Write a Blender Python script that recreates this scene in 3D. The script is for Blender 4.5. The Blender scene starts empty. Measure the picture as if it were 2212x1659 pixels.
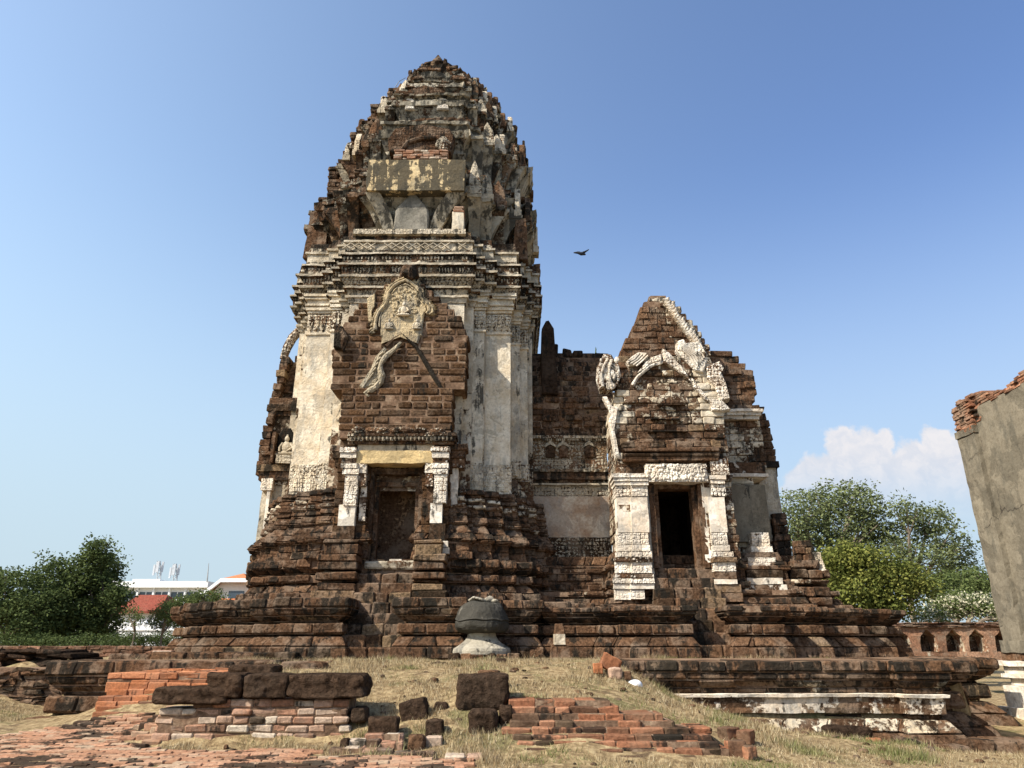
import bpy, math, random
import numpy as np
from mathutils import Vector, noise, Matrix, Euler
random.seed(7); rng = np.random.default_rng(7)
R = math.radians
sc = bpy.context.scene
col = sc.collection

# ------------------------------------------------------------------ camera
EYE = 1.75
TILT = 20.30
cd = bpy.data.cameras.new('camera'); cam = bpy.data.objects.new('camera', cd); col.objects.link(cam)
cam.location = (0, 0, EYE); cam.rotation_euler = (R(90 + TILT), 0, 0)
cd.sensor_width = 36; cd.lens = 1534 / 2212 * 36; cd.clip_end = 5000; cd.clip_start = .1
sc.camera = cam
FPX = 1534.0; TT = R(TILT)
def at(px, py, Y):
    """world point seen at a measured photo position, on the depth plane Y"""
    x = (px - 1106) / FPX; v = (829.5 - py) / FPX
    s = Y / (math.cos(TT) - v * math.sin(TT))
    return Vector((x * s, Y, EYE + (math.sin(TT) + v * math.cos(TT)) * s))

# ------------------------------------------------------------------ light
SUN_EL, SUN_AZ = 43.0, 237.0          # azimuth clockwise from +Y
sd = Vector((math.cos(R(SUN_EL)) * math.sin(R(SUN_AZ)), math.cos(R(SUN_EL)) * math.cos(R(SUN_AZ)), math.sin(R(SUN_EL))))
sl = bpy.data.lights.new('sun', 'SUN'); sl.energy = 4.4; sl.angle = R(.5); sl.color = (1, .93, .82)
so = bpy.data.objects.new('sun', sl); col.objects.link(so); so.rotation_euler = sd.to_track_quat('Z', 'Y').to_euler()
so.location = sd * 100
sc.view_settings.view_transform = 'Standard'; sc.view_settings.look = 'None'
sc.view_settings.exposure = 0.85; sc.view_settings.gamma = 1

# ------------------------------------------------------------------ node helper
class NT:
    def __init__(s, nt): s.nt = nt; nt.nodes.clear()
    def n(s, t, ins=None, **kw):
        nd = s.nt.nodes.new(t)
        for k, v in kw.items(): setattr(nd, k, v)
        for k, v in (ins or {}).items():
            if isinstance(v, bpy.types.NodeSocket): s.nt.links.new(v, nd.inputs[k])
            else: nd.inputs[k].default_value = v
        return nd
    def math(s, op, a, b=None, c=None, clamp=False):
        i = {0: a}
        if b is not None: i[1] = b
        if c is not None: i[2] = c
        return s.n('ShaderNodeMath', i, operation=op, use_clamp=clamp).outputs[0]
    def noise(s, vec, scale, detail=5, rough=.6, dist=0):
        return s.n('ShaderNodeTexNoise', {'Vector': vec, 'Scale': scale, 'Detail': detail, 'Roughness': rough, 'Distortion': dist}).outputs[0]
    def sm(s, x, a, b, lo=0., hi=1.):
        return s.n('ShaderNodeMapRange', {0: x, 1: a, 2: b, 3: lo, 4: hi}, interpolation_type='SMOOTHSTEP').outputs[0]
    def mix(s, f, a, b, mode='MIX'):
        nd = s.n('ShaderNodeMix', data_type='RGBA', blend_type=mode)
        for k, v in ((0, f), (6, a), (7, b)):
            if isinstance(v, bpy.types.NodeSocket): s.nt.links.new(v, nd.inputs[k])
            else: nd.inputs[k].default_value = v if k == 0 else (*v, 1) if len(v) == 3 else v
        return nd.outputs[2]
    def ramp(s, f, cols, interp='LINEAR'):
        nd = s.n('ShaderNodeValToRGB', {0: f}); e = nd.color_ramp.elements; nd.color_ramp.interpolation = interp
        while len(e) < len(cols): e.new(.5)
        for i, c in enumerate(cols): e[i].position = c[0]; e[i].color = (*c[1], 1)
        return nd.outputs[0]
    def scale(s, vec, v):
        return s.n('ShaderNodeVectorMath', {0: vec, 1: v}, operation='MULTIPLY').outputs[0]

def new_mat(name):
    m = bpy.data.materials.new(name); m.use_nodes = True
    return m, NT(m.node_tree)
def finish(t, colr, rough=.95, height=None, dist=.03, strength=1., spec=.15, trans=None):
    ins = {'Base Color': colr, 'Roughness': rough, 'Specular IOR Level': spec}
    if height is not None:
        ins['Normal'] = t.n('ShaderNodeBump', {'Height': height, 'Distance': dist, 'Strength': strength}).outputs[0]
    b = t.n('ShaderNodeBsdfPrincipled', ins)
    t.n('ShaderNodeOutputMaterial', {0: b.outputs[0]})

# ------------------------------------------------------------------ sky
w = bpy.data.worlds.new('World'); sc.world = w; w.use_nodes = True
t = NT(w.node_tree)
sky = t.n('ShaderNodeTexSky', sky_type='NISHITA', sun_disc=False, sun_elevation=R(SUN_EL), sun_rotation=R(SUN_AZ),
          air_density=1.0, dust_density=1.2, ozone_density=2.5, altitude=0)
SKY = .15
dirv = t.n('ShaderNodeTexCoord').outputs['Generated']
sx = t.n('ShaderNodeSeparateXYZ', {0: dirv})
yy = t.math('MAXIMUM', sx.outputs[1], .02)
u = t.math('DIVIDE', sx.outputs[0], yy); v = t.math('DIVIDE', sx.outputs[2], yy)
uv = t.n('ShaderNodeCombineXYZ', {0: u, 1: v, 2: 0.}).outputs[0]
n1 = t.n('ShaderNodeTexNoise', {'Vector': uv, 'Scale': 24., 'Detail': 7., 'Roughness': .58}).outputs[1]
n1b = t.n('ShaderNodeVectorMath', {0: n1, 1: (.5, .5, .5)}, operation='SUBTRACT').outputs[0]
uvd = t.n('ShaderNodeVectorMath', {0: t.scale(n1b, (.055, .055, 0)), 1: uv}, operation='ADD').outputs[0]
cl = None
for (px, py, rr) in ((1825, 960, 50), (1885, 962, 52), (1850, 1020, 75), (1780, 1030, 55), (1745, 1045, 48), (1715, 1060, 28), (1930, 1050, 80), (2020, 958, 42), (1985, 1010, 60), (2060, 985, 60), (2110, 1020, 80), (2000, 1090, 110), (1830, 1090, 95), (1740, 1100, 60), (2130, 1110, 110)):
    d = at(px, py, 1.0) - Vector((0, 0, EYE)); r2 = rr / FPX * 1.05
    dd = t.n('ShaderNodeVectorMath', {0: uvd, 1: (d.x, d.z, 0)}, operation='DISTANCE').outputs[1]
    mm = t.sm(dd, r2, r2 * .72)
    cl = mm if cl is None else t.math('MAXIMUM', cl, mm)
d0 = at(1900, 900, 1.) ; d1 = at(1900, 1230, 1.)
vert = t.sm(v, d1.z - EYE, d0.z - EYE + .02)          # cloud fades into the haze downwards
fac = t.math('MULTIPLY', cl, t.math('MULTIPLY_ADD', t.sm(vert, .0, .8), .95, .0))
pn = t.noise(uvd, 34., 6, .62)
cshade = t.math('ADD', t.math('MULTIPLY', t.sm(pn, .36, .66), .5), t.math('MULTIPLY', vert, .62), clamp=True)
ccol = t.mix(cshade, (2.25, 2.5, 2.95), (3.3, 3.2, 3.25))
# thin milky haze towards the horizon and the sun side
side_ = t.ramp(t.sm(sx.outputs[0], -.75, .65), [(0, (1., .93, .80)), (1, (.53, .565, .645))])      # brighter aureole on the sun's side
sky1 = t.mix(1., t.n('ShaderNodeVectorMath', {0: sky.outputs[0], 1: (1.32, 1.32, 1.32)}, operation='MULTIPLY').outputs[0], side_, 'MULTIPLY')
sky2 = t.mix(t.math('MULTIPLY', t.sm(sx.outputs[2], .60, .06), .93), sky1, (2.02, 2.55, 2.95))
skyc = t.mix(fac, sky2, ccol)
bg = t.n('ShaderNodeBackground', {0: skyc, 1: SKY})
t.n('ShaderNodeOutputWorld', {0: bg.outputs[0]})

# ------------------------------------------------------------------ materials
def masonry(name, pal, stucco=((.62, .55, .43), (.47, .38, .26), (.28, .26, .215)), lichen=(.020, .019, .016),
            fine_k=1.1, bump=.075, lich_lo=.53, pit=12., grey=(.235, .175, .125), grey_k=.66, streak=(3.2, 3.2, .42), sharp=.05, crack=0.):
    m, t = new_mat(name)
    P = t.n('ShaderNodeNewGeometry').outputs['Position']
    a = t.n('ShaderNodeAttribute', attribute_name='bk')
    s = t.n('ShaderNodeSeparateColor', {0: a.outputs['Color']})
    rr, gg, bb, aa = s.outputs[0], s.outputs[1], s.outputs[2], a.outputs['Alpha']
    big = t.noise(P, .7, 4, .6); med = t.noise(P, 2.6, 8, .68, .4); fine = t.noise(P, pit, 6, .72)
    strk = t.noise(t.scale(P, streak), 1.4, 7, .66, .3)
    lat = t.ramp(rr, pal)
    lat = t.mix(1., lat, t.ramp(fine, [(.28, (1 - fine_k * .75,) * 3), (.5, (1, 1, 1)), (.72, (1 + fine_k * .7, 1 + fine_k * .65, 1 + fine_k * .6))]), 'MULTIPLY')
    gm = t.math('MULTIPLY', t.sm(t.noise(P, 1.5, 7, .7), .46, .62), grey_k)
    lat = t.mix(gm, lat, grey)
    lf = t.math('MULTIPLY_ADD', strk, .55, t.math('MULTIPLY', med, .45))
    lf = t.math('ADD', lf, t.math('MULTIPLY', t.math('SUBTRACT', bb, .5), .5))
    lat = t.mix(t.math('MULTIPLY', t.sm(lf, lich_lo - .02, lich_lo + sharp), .88), lat, lichen)
    # stucco that has partly fallen off
    vor = t.n('ShaderNodeTexVoronoi', {'Vector': P, 'Scale': 6.5, 'Randomness': .8}, feature='DISTANCE_TO_EDGE').outputs[0]
    vor2 = t.n('ShaderNodeTexVoronoi', {'Vector': P, 'Scale': 13.}, feature='F1').outputs[0]
    orn = t.math('MULTIPLY', t.sm(vor, .02, .16), t.sm(vor2, .75, .25))
    pd = t.n('ShaderNodeSeparateXYZ', {0: t.n('ShaderNodeVectorMath', {0: P, 1: t.scale(t.n('ShaderNodeTexNoise', {'Vector': P, 'Scale': 3.}).outputs[1], (.09, .09, .09))}, operation='ADD').outputs[0]})
    wx = t.math('SINE', t.math('MULTIPLY', t.math('ADD', pd.outputs[0], pd.outputs[1]), 27.)); wz = t.math('SINE', t.math('MULTIPLY', pd.outputs[2], 24.))
    lat_ = t.sm(t.math('ABSOLUTE', t.math('MULTIPLY', wx, wz)), .06, .42)
    orn = t.math('MULTIPLY_ADD', orn, .62, t.math('MULTIPLY', lat_, .38))
    sf = t.math('ADD', t.math('MULTIPLY', big, .34), t.math('MULTIPLY', med, .64))
    sf = t.math('ADD', sf, t.math('MULTIPLY', fine, .30))
    sf = t.math('ADD', sf, t.math('SUBTRACT', gg, 1.14))
    sf = t.math('SUBTRACT', sf, t.math('MULTIPLY', aa, t.math('MULTIPLY', t.math('SUBTRACT', 1., orn), .30)))
    smask = t.sm(sf, -.012, .03)
    sc1 = t.mix(t.sm(t.noise(P, 1.7, 6, .65), .36, .64), stucco[0], stucco[1])
    sc1 = t.mix(t.math('MULTIPLY', t.sm(t.noise(P, 1.05, 7, .6, .5), .525, .54), .62), sc1, tuple(.5 * (a_ + b_) * .82 for a_, b_ in zip(stucco[1], stucco[2])))
    sc1 = t.mix(t.math('MULTIPLY', t.sm(t.noise(t.scale(P, (2.2, 2.2, .8)), 1.1, 7, .7), .5, .66), .8), sc1, stucco[2])
    sc1 = t.mix(t.math('MULTIPLY', t.sm(lf, lich_lo + .015, lich_lo + .02 + sharp), .88), sc1, (.042, .04, .034))
    sc1 = t.mix(1., sc1, t.ramp(fine, [(.3, (.72, .7, .68)), (.5, (1, 1, 1)), (.7, (1.12, 1.12, 1.1))]), 'MULTIPLY')
    if crack:
        wv = t.n('ShaderNodeVectorMath', {0: P, 1: t.scale(t.n('ShaderNodeTexNoise', {'Vector': P, 'Scale': 1.6, 'Detail': 6.}).outputs[1], (.9, .9, .9))}, operation='ADD').outputs[0]
        cr = t.n('ShaderNodeTexVoronoi', {'Vector': wv, 'Scale': crack}, feature='DISTANCE_TO_EDGE').outputs[0]
        sc1 = t.mix(t.math('MULTIPLY', t.sm(cr, .011, .002), t.sm(big, .46, .6, 0., .75)), sc1, (.035, .03, .025))
    c = t.mix(smask, lat, sc1)
    h = t.math('MULTIPLY_ADD', fine, t.math('SUBTRACT', 1., t.math('MULTIPLY', smask, .7)), t.math('MULTIPLY', smask, .55))
    h = t.math('ADD', h, t.math('MULTIPLY', med, .8))
    h = t.math('ADD', h, t.math('MULTIPLY', t.math('MULTIPLY', orn, aa), .9))
    finish(t, c, .96, h, bump, 1., 0.)
    return m
LAT = [(0, (.040, .028, .018)), (.3, (.078, .046, .028)), (.6, (.126, .071, .041)), (.85, (.165, .096, .055)), (1, (.205, .143, .084))]
M_lat = masonry('laterite', LAT)
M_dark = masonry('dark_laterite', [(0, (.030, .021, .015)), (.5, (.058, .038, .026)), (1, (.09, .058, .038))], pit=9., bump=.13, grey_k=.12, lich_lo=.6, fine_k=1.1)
M_brick = masonry('orange_brick', [(0, (.11, .062, .04)), (.3, (.24, .10, .05)), (.65, (.34, .135, .06)), (1, (.42, .19, .10))], bump=.012, fine_k=.55, grey_k=.25, lich_lo=.6, pit=22., grey=(.26, .17, .12))
M_mix = masonry('mixed_brick', [(0, (.07, .055, .04)), (.18, (.2, .11, .07)), (.4, (.30, .16, .10)), (.7, (.36, .26, .19)), (1, (.42, .36, .28))], bump=.02, fine_k=.7, grey_k=.3, lich_lo=.62, pit=16., grey=(.36, .3, .24))
M_grey = masonry('grey_stucco', LAT, stucco=((.50, .44, .34), (.37, .31, .22), (.215, .20, .165)), lich_lo=.53)
M_wallp = masonry('weathered_plaster', [(0, (.2, .09, .05)), (1, (.34, .15, .08))], stucco=((.20, .175, .13), (.155, .135, .10), (.105, .096, .075)), lich_lo=.565, streak=(2.6, 2.6, .22), crack=.55, grey_k=.2, bump=.025)
M_white = masonry('white_stucco', LAT, stucco=((.76, .71, .61), (.60, .50, .38), (.36, .34, .30)), lich_lo=.535, bump=.045)
M_cream = masonry('cream_stucco', LAT, stucco=((.70, .63, .50), (.56, .46, .32), (.34, .32, .27)), lich_lo=.54)
def plain(name, c, rough=.7, nk=.15, nscale=3., spec=.2, metal=0.):
    m, t = new_mat(name)
    P = t.n('ShaderNodeNewGeometry').outputs['Position']
    f = t.noise(P, nscale, 6, .65)
    cc = t.mix(1., c, t.ramp(f, [(.3, (1 - nk,) * 3), (.7, (1 + nk,) * 3)]), 'MULTIPLY')
    finish(t, cc, rough, f, .01, .3, spec)
    return m
def mortar_mat():
    m, t = new_mat('sand_mortar')
    P = t.n('ShaderNodeNewGeometry').outputs['Position']
    f = t.noise(P, 2.2, 7, .7); g = t.noise(P, 15, 5, .7)
    c = t.ramp(f, [(.3, (.07, .045, .03)), (.5, (.18, .115, .075)), (.7, (.33, .25, .17))])
    c = t.mix(1., c, t.ramp(g, [(.3, (.6, .6, .6)), (.7, (1.3, 1.3, 1.3))]), 'MULTIPLY')
    finish(t, c, .97, g, .02, 1., 0.)
    return m
M_mort = mortar_mat()
M_void = plain('dark_plaster', (.10, .065, .04), .95, .5, 1.6, .05)
M_metal = plain('galvanised_metal', (.32, .34, .35), .5, .2)
def ground_mat():
    m, t = new_mat('dry_ground')
    P = t.n('ShaderNodeNewGeometry').outputs['Position']
    a = t.noise(P, .9, 6, .65); b = t.noise(P, 7., 7, .72); g = t.noise(P, 40., 4, .7)
    c = t.ramp(b, [(.32, (.11, .07, .04)), (.47, (.25, .18, .095)), (.64, (.44, .34, .19))])
    c = t.mix(t.math('MULTIPLY', t.sm(a, .52, .64), .55), c, (.09, .11, .04))
    c = t.mix(t.math('MULTIPLY', t.sm(t.noise(P, 2.1, 6, .7), .56, .66), .8), c, (.085, .055, .035))
    h = t.math('ADD', b, t.math('MULTIPLY', g, .5))
    finish(t, c, .98, h, .05, 1., .05)
    return m
M_ground = ground_mat()
def grass_mat():
    m, t = new_mat('dry_grass_blades')
    a = t.n('ShaderNodeAttribute', attribute_name='bk')
    s = t.n('ShaderNodeSeparateColor', {0: a.outputs['Color']})
    P = t.n('ShaderNodeNewGeometry').outputs['Position']
    dry = t.ramp(s.outputs[0], [(0, (.17, .115, .06)), (.4, (.31, .235, .13)), (.8, (.43, .35, .215)), (1, (.54, .47, .32))])
    gr = t.ramp(s.outputs[0], [(0, (.05, .08, .02)), (1, (.17, .21, .06))])
    c = t.mix(s.outputs[1], dry, gr)
    d = t.n('ShaderNodeBsdfDiffuse', {0: c}); tr = t.n('ShaderNodeBsdfTranslucent', {0: c})
    mx = t.n('ShaderNodeMixShader', {0: .25, 1: d.outputs[0], 2: tr.outputs[0]})
    t.n('ShaderNodeOutputMaterial', {0: mx.outputs[0]})
    return m
M_grass = grass_mat()
def leaf_mat(name, cols):
    m, t = new_mat(name)
    a = t.n('ShaderNodeAttribute', attribute_name='bk')
    s = t.n('ShaderNodeSeparateColor', {0: a.outputs['Color']})
    c = t.ramp(s.outputs[0], cols)
    d = t.n('ShaderNodeBsdfPrincipled', {'Base Color': c, 'Roughness': .75, 'Specular IOR Level': .06}); tr = t.n('ShaderNodeBsdfTranslucent', {0: c})
    mx = t.n('ShaderNodeMixShader', {0: .3, 1: d.outputs[0], 2: tr.outputs[0]})
    t.n('ShaderNodeOutputMaterial', {0: mx.outputs[0]})
    return m
L_dark = leaf_mat('dark_leaves', [(0, (.04, .06, .022)), (.6, (.09, .12, .042)), (1, (.15, .185, .065))])
L_mid = leaf_mat('mid_leaves', [(0, (.05, .075, .025)), (.6, (.11, .14, .048)), (1, (.18, .215, .08))])
L_olive = leaf_mat('olive_leaves', [(0, (.075, .098, .042)), (.6, (.145, .172, .075)), (1, (.23, .255, .12))])
L_yel = leaf_mat('yellow_green_leaves', [(0, (.065, .09, .022)), (.5, (.155, .175, .044)), (1, (.27, .26, .068))])
L_fl = leaf_mat('white_blossom', [(0, (.48, .45, .30)), (1, (.66, .63, .47))])
M_bark = plain('bark', (.16, .13, .10), .95, .4, 4.)

# ------------------------------------------------------------------ mesh builder
_CS = np.array([[x, y, z] for x in (0, 1) for y in (0, 1) for z in (0, 1)])     # corner index x*4+y*2+z
_T = []                                                                        # 24 template points: corner, face axis
for c in _CS:
    for a in range(3): _T.append((c, a))
_idx = {(tuple(c), a): i for i, (c, a) in enumerate(_T)}
def _tmpl():
    Fs = []
    sg = _CS * 2 - 1
    def add(keys):
        pts = np.array([_pt(k) for k in keys]); cen = pts.mean(0); o = sum(np.cross(pts[i], pts[(i + 1) % len(pts)]) for i in range(len(pts)))
        ids = [_idx[k] for k in keys]
        Fs.append(ids if np.dot(o, cen) > 0 else ids[::-1])
    def _pt(k):
        c, a = k; p = np.array(c) * 2. - 1
        for b in range(3):
            if b != a: p[b] *= .8
        return p
    for a in range(3):
        b, d = [q for q in range(3) if q != a]
        for s_ in (0, 1):
            ks = []
            for (u_, v_) in ((0, 0), (1, 0), (1, 1), (0, 1)):
                c = [0, 0, 0]; c[a] = s_; c[b] = u_; c[d] = v_; ks.append((tuple(c), a))
            add(ks)
        for u_ in (0, 1):
            for v_ in (0, 1):
                c0 = [0, 0, 0]; c0[b] = u_; c0[d] = v_; c1 = list(c0); c1[a] = 1
                add([(tuple(c0), b), (tuple(c1), b), (tuple(c1), d), (tuple(c0), d)])
    for c in _CS: add([(tuple(c), 0), (tuple(c), 1), (tuple(c), 2)])
    return Fs
_FT = _tmpl()

class MB:
    def __init__(s): s.v = []; s.f = []; s.c = []; s.hx = []; s.hc = []; s.hch = []; s.hj = []
    def hexa(s, p8, c=(None, 0, .5, 0), ch=.02, j=.008):
        s.hx.append(p8); s.hc.append((random.random() if c[0] is None else c[0], c[1], c[2], c[3])); s.hch.append(ch); s.hj.append(j)
    def box(s, x0, x1, y0, y1, z0, z1, c=(None, 0, .5, 0), ch=.015, j=.006):
        s.hexa([(x, y, z) for x in (x0, x1) for y in (y0, y1) for z in (z0, z1)], c, ch, j)
    def raw(s, vs, fs, c=(None, 0, .5, 0)):
        o = len(s.v); s.v.extend([tuple(p) for p in vs])
        cc = c if isinstance(c, list) else None
        for i, f in enumerate(fs):
            s.f.append([o + k for k in f])
            q = cc[i] if cc else c
            s.c.append((random.random() if q[0] is None else q[0], q[1], q[2], q[3]))
    def grid(s, pts, c=(None, 0, .5, 0), close=False, cell=None):
        """pts: list of rows of points"""
        nr = len(pts); nc = len(pts[0]); vs = [p for r in pts for p in r]; fs = []; cs = []
        for i in range(nr - 1):
            for k in range(nc if close else nc - 1):
                k2 = (k + 1) % nc
                fs.append((i * nc + k, i * nc + k2, (i + 1) * nc + k2, (i + 1) * nc + k))
                q = c(i, k) if callable(c) else c
                cs.append(q)
        s.raw(vs, fs, cs)
    def ebox(s, x0, x1, y0, y1, z0, z1, c=(.5, 0, .5, 0), seg=.16, amp=.014, fq=2.6, taper=0.):
        """weathered box: gridded faces pushed about by noise; taper narrows the top"""
        dims = (x1 - x0, y1 - y0, z1 - z0); n = [max(1, min(40, int(round(d / seg)))) for d in dims]
        lo = (x0, y0, z0); cx = (x0 + x1) / 2; cy = (y0 + y1) / 2
        def mk(p):
            f = 1 - taper * (p[2] - z0) / dims[2]
            q = Vector((cx + (p[0] - cx) * f, cy + (p[1] - cy) * f, p[2]))
            return q + noise.noise_vector(q * fq) * amp + noise.noise_vector(q * fq * 3.3) * amp * .6
        for a in range(3):
            b, d = ((1, 2), (2, 0), (0, 1))[a]
            for sd_ in (0, 1):
                rows = []
                for k in range(n[d] + 1):
                    r = []
                    for i in range(n[b] + 1):
                        p = [0, 0, 0]; p[a] = lo[a] + dims[a] * sd_; p[b] = lo[b] + dims[b] * i / n[b]; p[d] = lo[d] + dims[d] * k / n[d]
                        r.append(mk(p))
                    if sd_ == 0: r = r[::-1]
                    rows.append(r)
                s.grid(rows, c)
    def tube(s, pts, rad, n=8, c=(.5, 0, .5, 0), caps=True, amp=0.):
        P = [Vector(p) for p in pts]; rows = []
        if amp:
            Q = [P[0]]; rl = rad if isinstance(rad, (list, tuple)) else [rad] * len(P); ro = [rl[0]]
            for i in range(len(P) - 1):
                ns = max(1, int((P[i + 1] - P[i]).length / .09))
                for k in range(1, ns + 1): Q.append(P[i].lerp(P[i + 1], k / ns)); ro.append(rl[i] + (rl[i + 1] - rl[i]) * k / ns)
            P = Q; rad = [r_ * (1 + .35 * noise.noise(q_ * 5)) for r_, q_ in zip(ro, P)]
        for i, p in enumerate(P):
            d = (P[min(i + 1, len(P) - 1)] - P[max(i - 1, 0)]).normalized()
            up = Vector((0, -1, .01)) if abs(d.y) < .9 else Vector((0, 0, 1))
            a = d.cross(up).normalized(); b = a.cross(d)
            r = rad[i] if isinstance(rad, (list, tuple)) else rad
            ring = [p + (a * math.cos(2 * math.pi * k / n) + b * math.sin(2 * math.pi * k / n)) * r for k in range(n)]
            rows.append([q_ + noise.noise_vector(q_ * 9) * amp for q_ in ring] if amp else ring)
        s.grid(rows, c, close=True)
        if caps:
            s.raw(rows[0], [list(range(n))[::-1]], c); s.raw(rows[-1], [list(range(n))], c)
    def lathe(s, prof, cx, cy, n=28, c=(.5, 0, .5, 0), amp=.0):
        rows = []
        for (r, z) in prof:
            row = []
            for k in range(n):
                a = 2 * math.pi * k / n; p = Vector((cx + r * math.cos(a), cy + r * math.sin(a), z))
                row.append(p + noise.noise_vector(p * 3.1) * amp)
            rows.append(row)
        s.grid(rows, c, close=True)
        s.raw(rows[-1], [list(range(n))], c if not callable(c) else c(len(rows) - 2, 0))
    def ellip(s, cen, rad, c=(.5, 0, .5, 0), nu=12, nv=8, amp=0.):
        rows = []
        for i in range(nv + 1):
            th = -math.pi / 2 + math.pi * i / nv; row = []
            for k in range(nu):
                a = 2 * math.pi * k / nu
                d = Vector((math.cos(a) * math.cos(th) * rad[0], math.sin(a) * math.cos(th) * rad[1], math.sin(th) * rad[2]))
                p = Vector(cen) + d
                row.append(p + noise.noise_vector(p * 4) * amp)
            rows.append(row)
        s.grid(rows, c, close=True)
    def slab(s, outline, y0, y1, c=(.5, 0, .5, 0), amp=0.):
        """outline in (x,z), counter-clockwise seen from the front (-Y)"""
        n = len(outline)
        def q(x, y, z):
            p = Vector((x, y, z)); return p + noise.noise_vector(p * 3) * amp
        bev = min(.05, abs(y1 - y0) * .3); cx = sum(p[0] for p in outline) / n; cz = sum(p[1] for p in outline) / n
        def ins(p):
            d = Vector((cx - p[0], cz - p[1])); L = max(d.length, 1e-6); return (p[0] + d.x / L * bev, p[1] + d.y / L * bev)
        f = [q(ins(p)[0], y0, ins(p)[1]) for p in outline]; b = [q(p[0], y0 + bev, p[1]) for p in outline]; e = [q(p[0], y1, p[1]) for p in outline]
        s.grid([f, b, e], c, close=True)
        cen = q(cx, y0, cz)
        s.raw(f + [cen], [(i, (i + 1) % n, n) for i in range(n)], c)
        s.raw(e, [list(range(n))], c)
    def flush(s):
        if not s.hx: return
        H = np.array(s.hx, float); N = len(H); ch = np.array(s.hch)[:, None]; J = np.array(s.hj)
        dx = np.linalg.norm(H[:, 4] - H[:, 0], axis=1); dy = np.linalg.norm(H[:, 2] - H[:, 0], axis=1); dz = np.linalg.norm(H[:, 1] - H[:, 0], axis=1)
        fr = np.stack([np.clip(ch[:, 0] / np.maximum(d, .01), 0, .35) for d in (dx, dy, dz)], 1)
        V = np.zeros((N, 24, 3))
        for i, (c, a) in enumerate(_T):
            uvw = np.zeros((N, 3))
            for b in range(3):
                f = fr[:, b] if b != a else 0
                uvw[:, b] = (1 - f) if c[b] else f
            acc = 0
            for q, cc in enumerate(_CS):
                wgt = np.ones(N)
                for b in range(3): wgt = wgt * (uvw[:, b] if cc[b] else 1 - uvw[:, b])
                acc = acc + wgt[:, None] * H[:, q]
            V[:, i] = acc
        # corner jitter shared by the three points of one corner, so blocks go skew rather than spiky
        jj = rng.normal(0, 1, (N, 8, 3)) * J[:, None, None]
        V += np.repeat(jj, 3, axis=1) + rng.normal(0, .25, V.shape) * J[:, None, None]
        o = len(s.v); s.v.extend(map(tuple, V.reshape(-1, 3)))
        for k in range(N):
            b = o + k * 24
            # a flipped hexahedron (left-handed corners) needs reversed faces
            e = H[k]; flip = np.dot(np.cross(e[4] - e[0], e[2] - e[0]), e[1] - e[0]) < 0
            for f in _FT:
                ff = [b + i for i in f]; s.f.append(ff[::-1] if flip else ff); s.c.append(s.hc[k])
        s.hx = []; s.hc = []; s.hch = []; s.hj = []
    def build(s, name, mat, parent=None, smooth=False, label=None):
        s.flush()
        me = bpy.data.meshes.new(name)
        V = np.array(s.v, float)
        off = np.array((0., 0., 0.))
        if parent is not None: off = np.array(world_of(parent))
        me.from_pydata((V - off).tolist(), [], s.f)
        at_ = me.attributes.new('bk', 'FLOAT_COLOR', 'FACE')
        at_.data.foreach_set('color', np.array(s.c, 'f').ravel())
        me.materials.append(mat)
        if smooth: me.polygons.foreach_set('use_smooth', [True] * len(me.polygons))
        o = bpy.data.objects.new(name, me); col.objects.link(o)
        if parent is not None: o.parent = parent
        if label: o['label'] = label
        return o
def world_of(o):
    p = Vector((0, 0, 0))
    while o is not None: p += o.location; o = o.parent
    return tuple(p)
def thing(name, label, cat, loc, group=None):
    o = bpy.data.objects.new(name, None); col.objects.link(o); o.location = loc; o.empty_display_size = .2
    o['label'] = label; o['category'] = cat
    if group: o['group'] = group
    return o
def tag(o, label, cat, group=None):
    o['label'] = label; o['category'] = cat
    if group: o['group'] = group
    return o
def struct(o): o['kind'] = 'structure'; return o

# ------------------------------------------------------------------ masonry on rectilinear plans
def rect_off(poly, o):
    n = len(poly); out = []
    E = []
    for i in range(n):
        p, q = poly[i], poly[(i + 1) % n]
        dx, dy = q[0] - p[0], q[1] - p[1]; L = math.hypot(dx, dy); E.append((dx / L, dy / L))
    for i in range(n):
        a = E[i - 1]; b = E[i]; x, y = poly[i]
        na = (a[1], -a[0]); nb = (b[1], -b[0])
        out.append((x + (na[0] + nb[0]) * o if abs(na[0] + nb[0]) < 1.5 else x + na[0] * o, y + (na[1] + nb[1]) * o if abs(na[1] + nb[1]) < 1.5 else y + na[1] * o))
    return out
def redent(steps, cx, cy, notch=None):
    q = []
    for i, (w_, d_) in enumerate(steps):
        q.append((w_, d_))
        if i + 1 < len(steps): q.append((w_, steps[i + 1][1]))
    q += [(b, a) for a, b in q[::-1][1:]] if abs(steps[-1][0] - steps[-1][1]) < 1e-6 else [(b, a) for a, b in q[::-1]]
    fr = [(x, -d) for x, d in q]                       # front centre -> right centre
    rt = [(x, d) for x, d in q[::-1]]
    right = fr + rt                                    # to the back, x>0
    left = [(-x, y) for x, y in right[::-1]]
    pts = right + left
    if notch:
        nw, nd = notch
        pts = [(-nw, -steps[0][1]), (-nw, -nd), (nw, -nd), (nw, -steps[0][1])] + pts
    return [(x + cx, y + cy) for x, y in pts]
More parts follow.
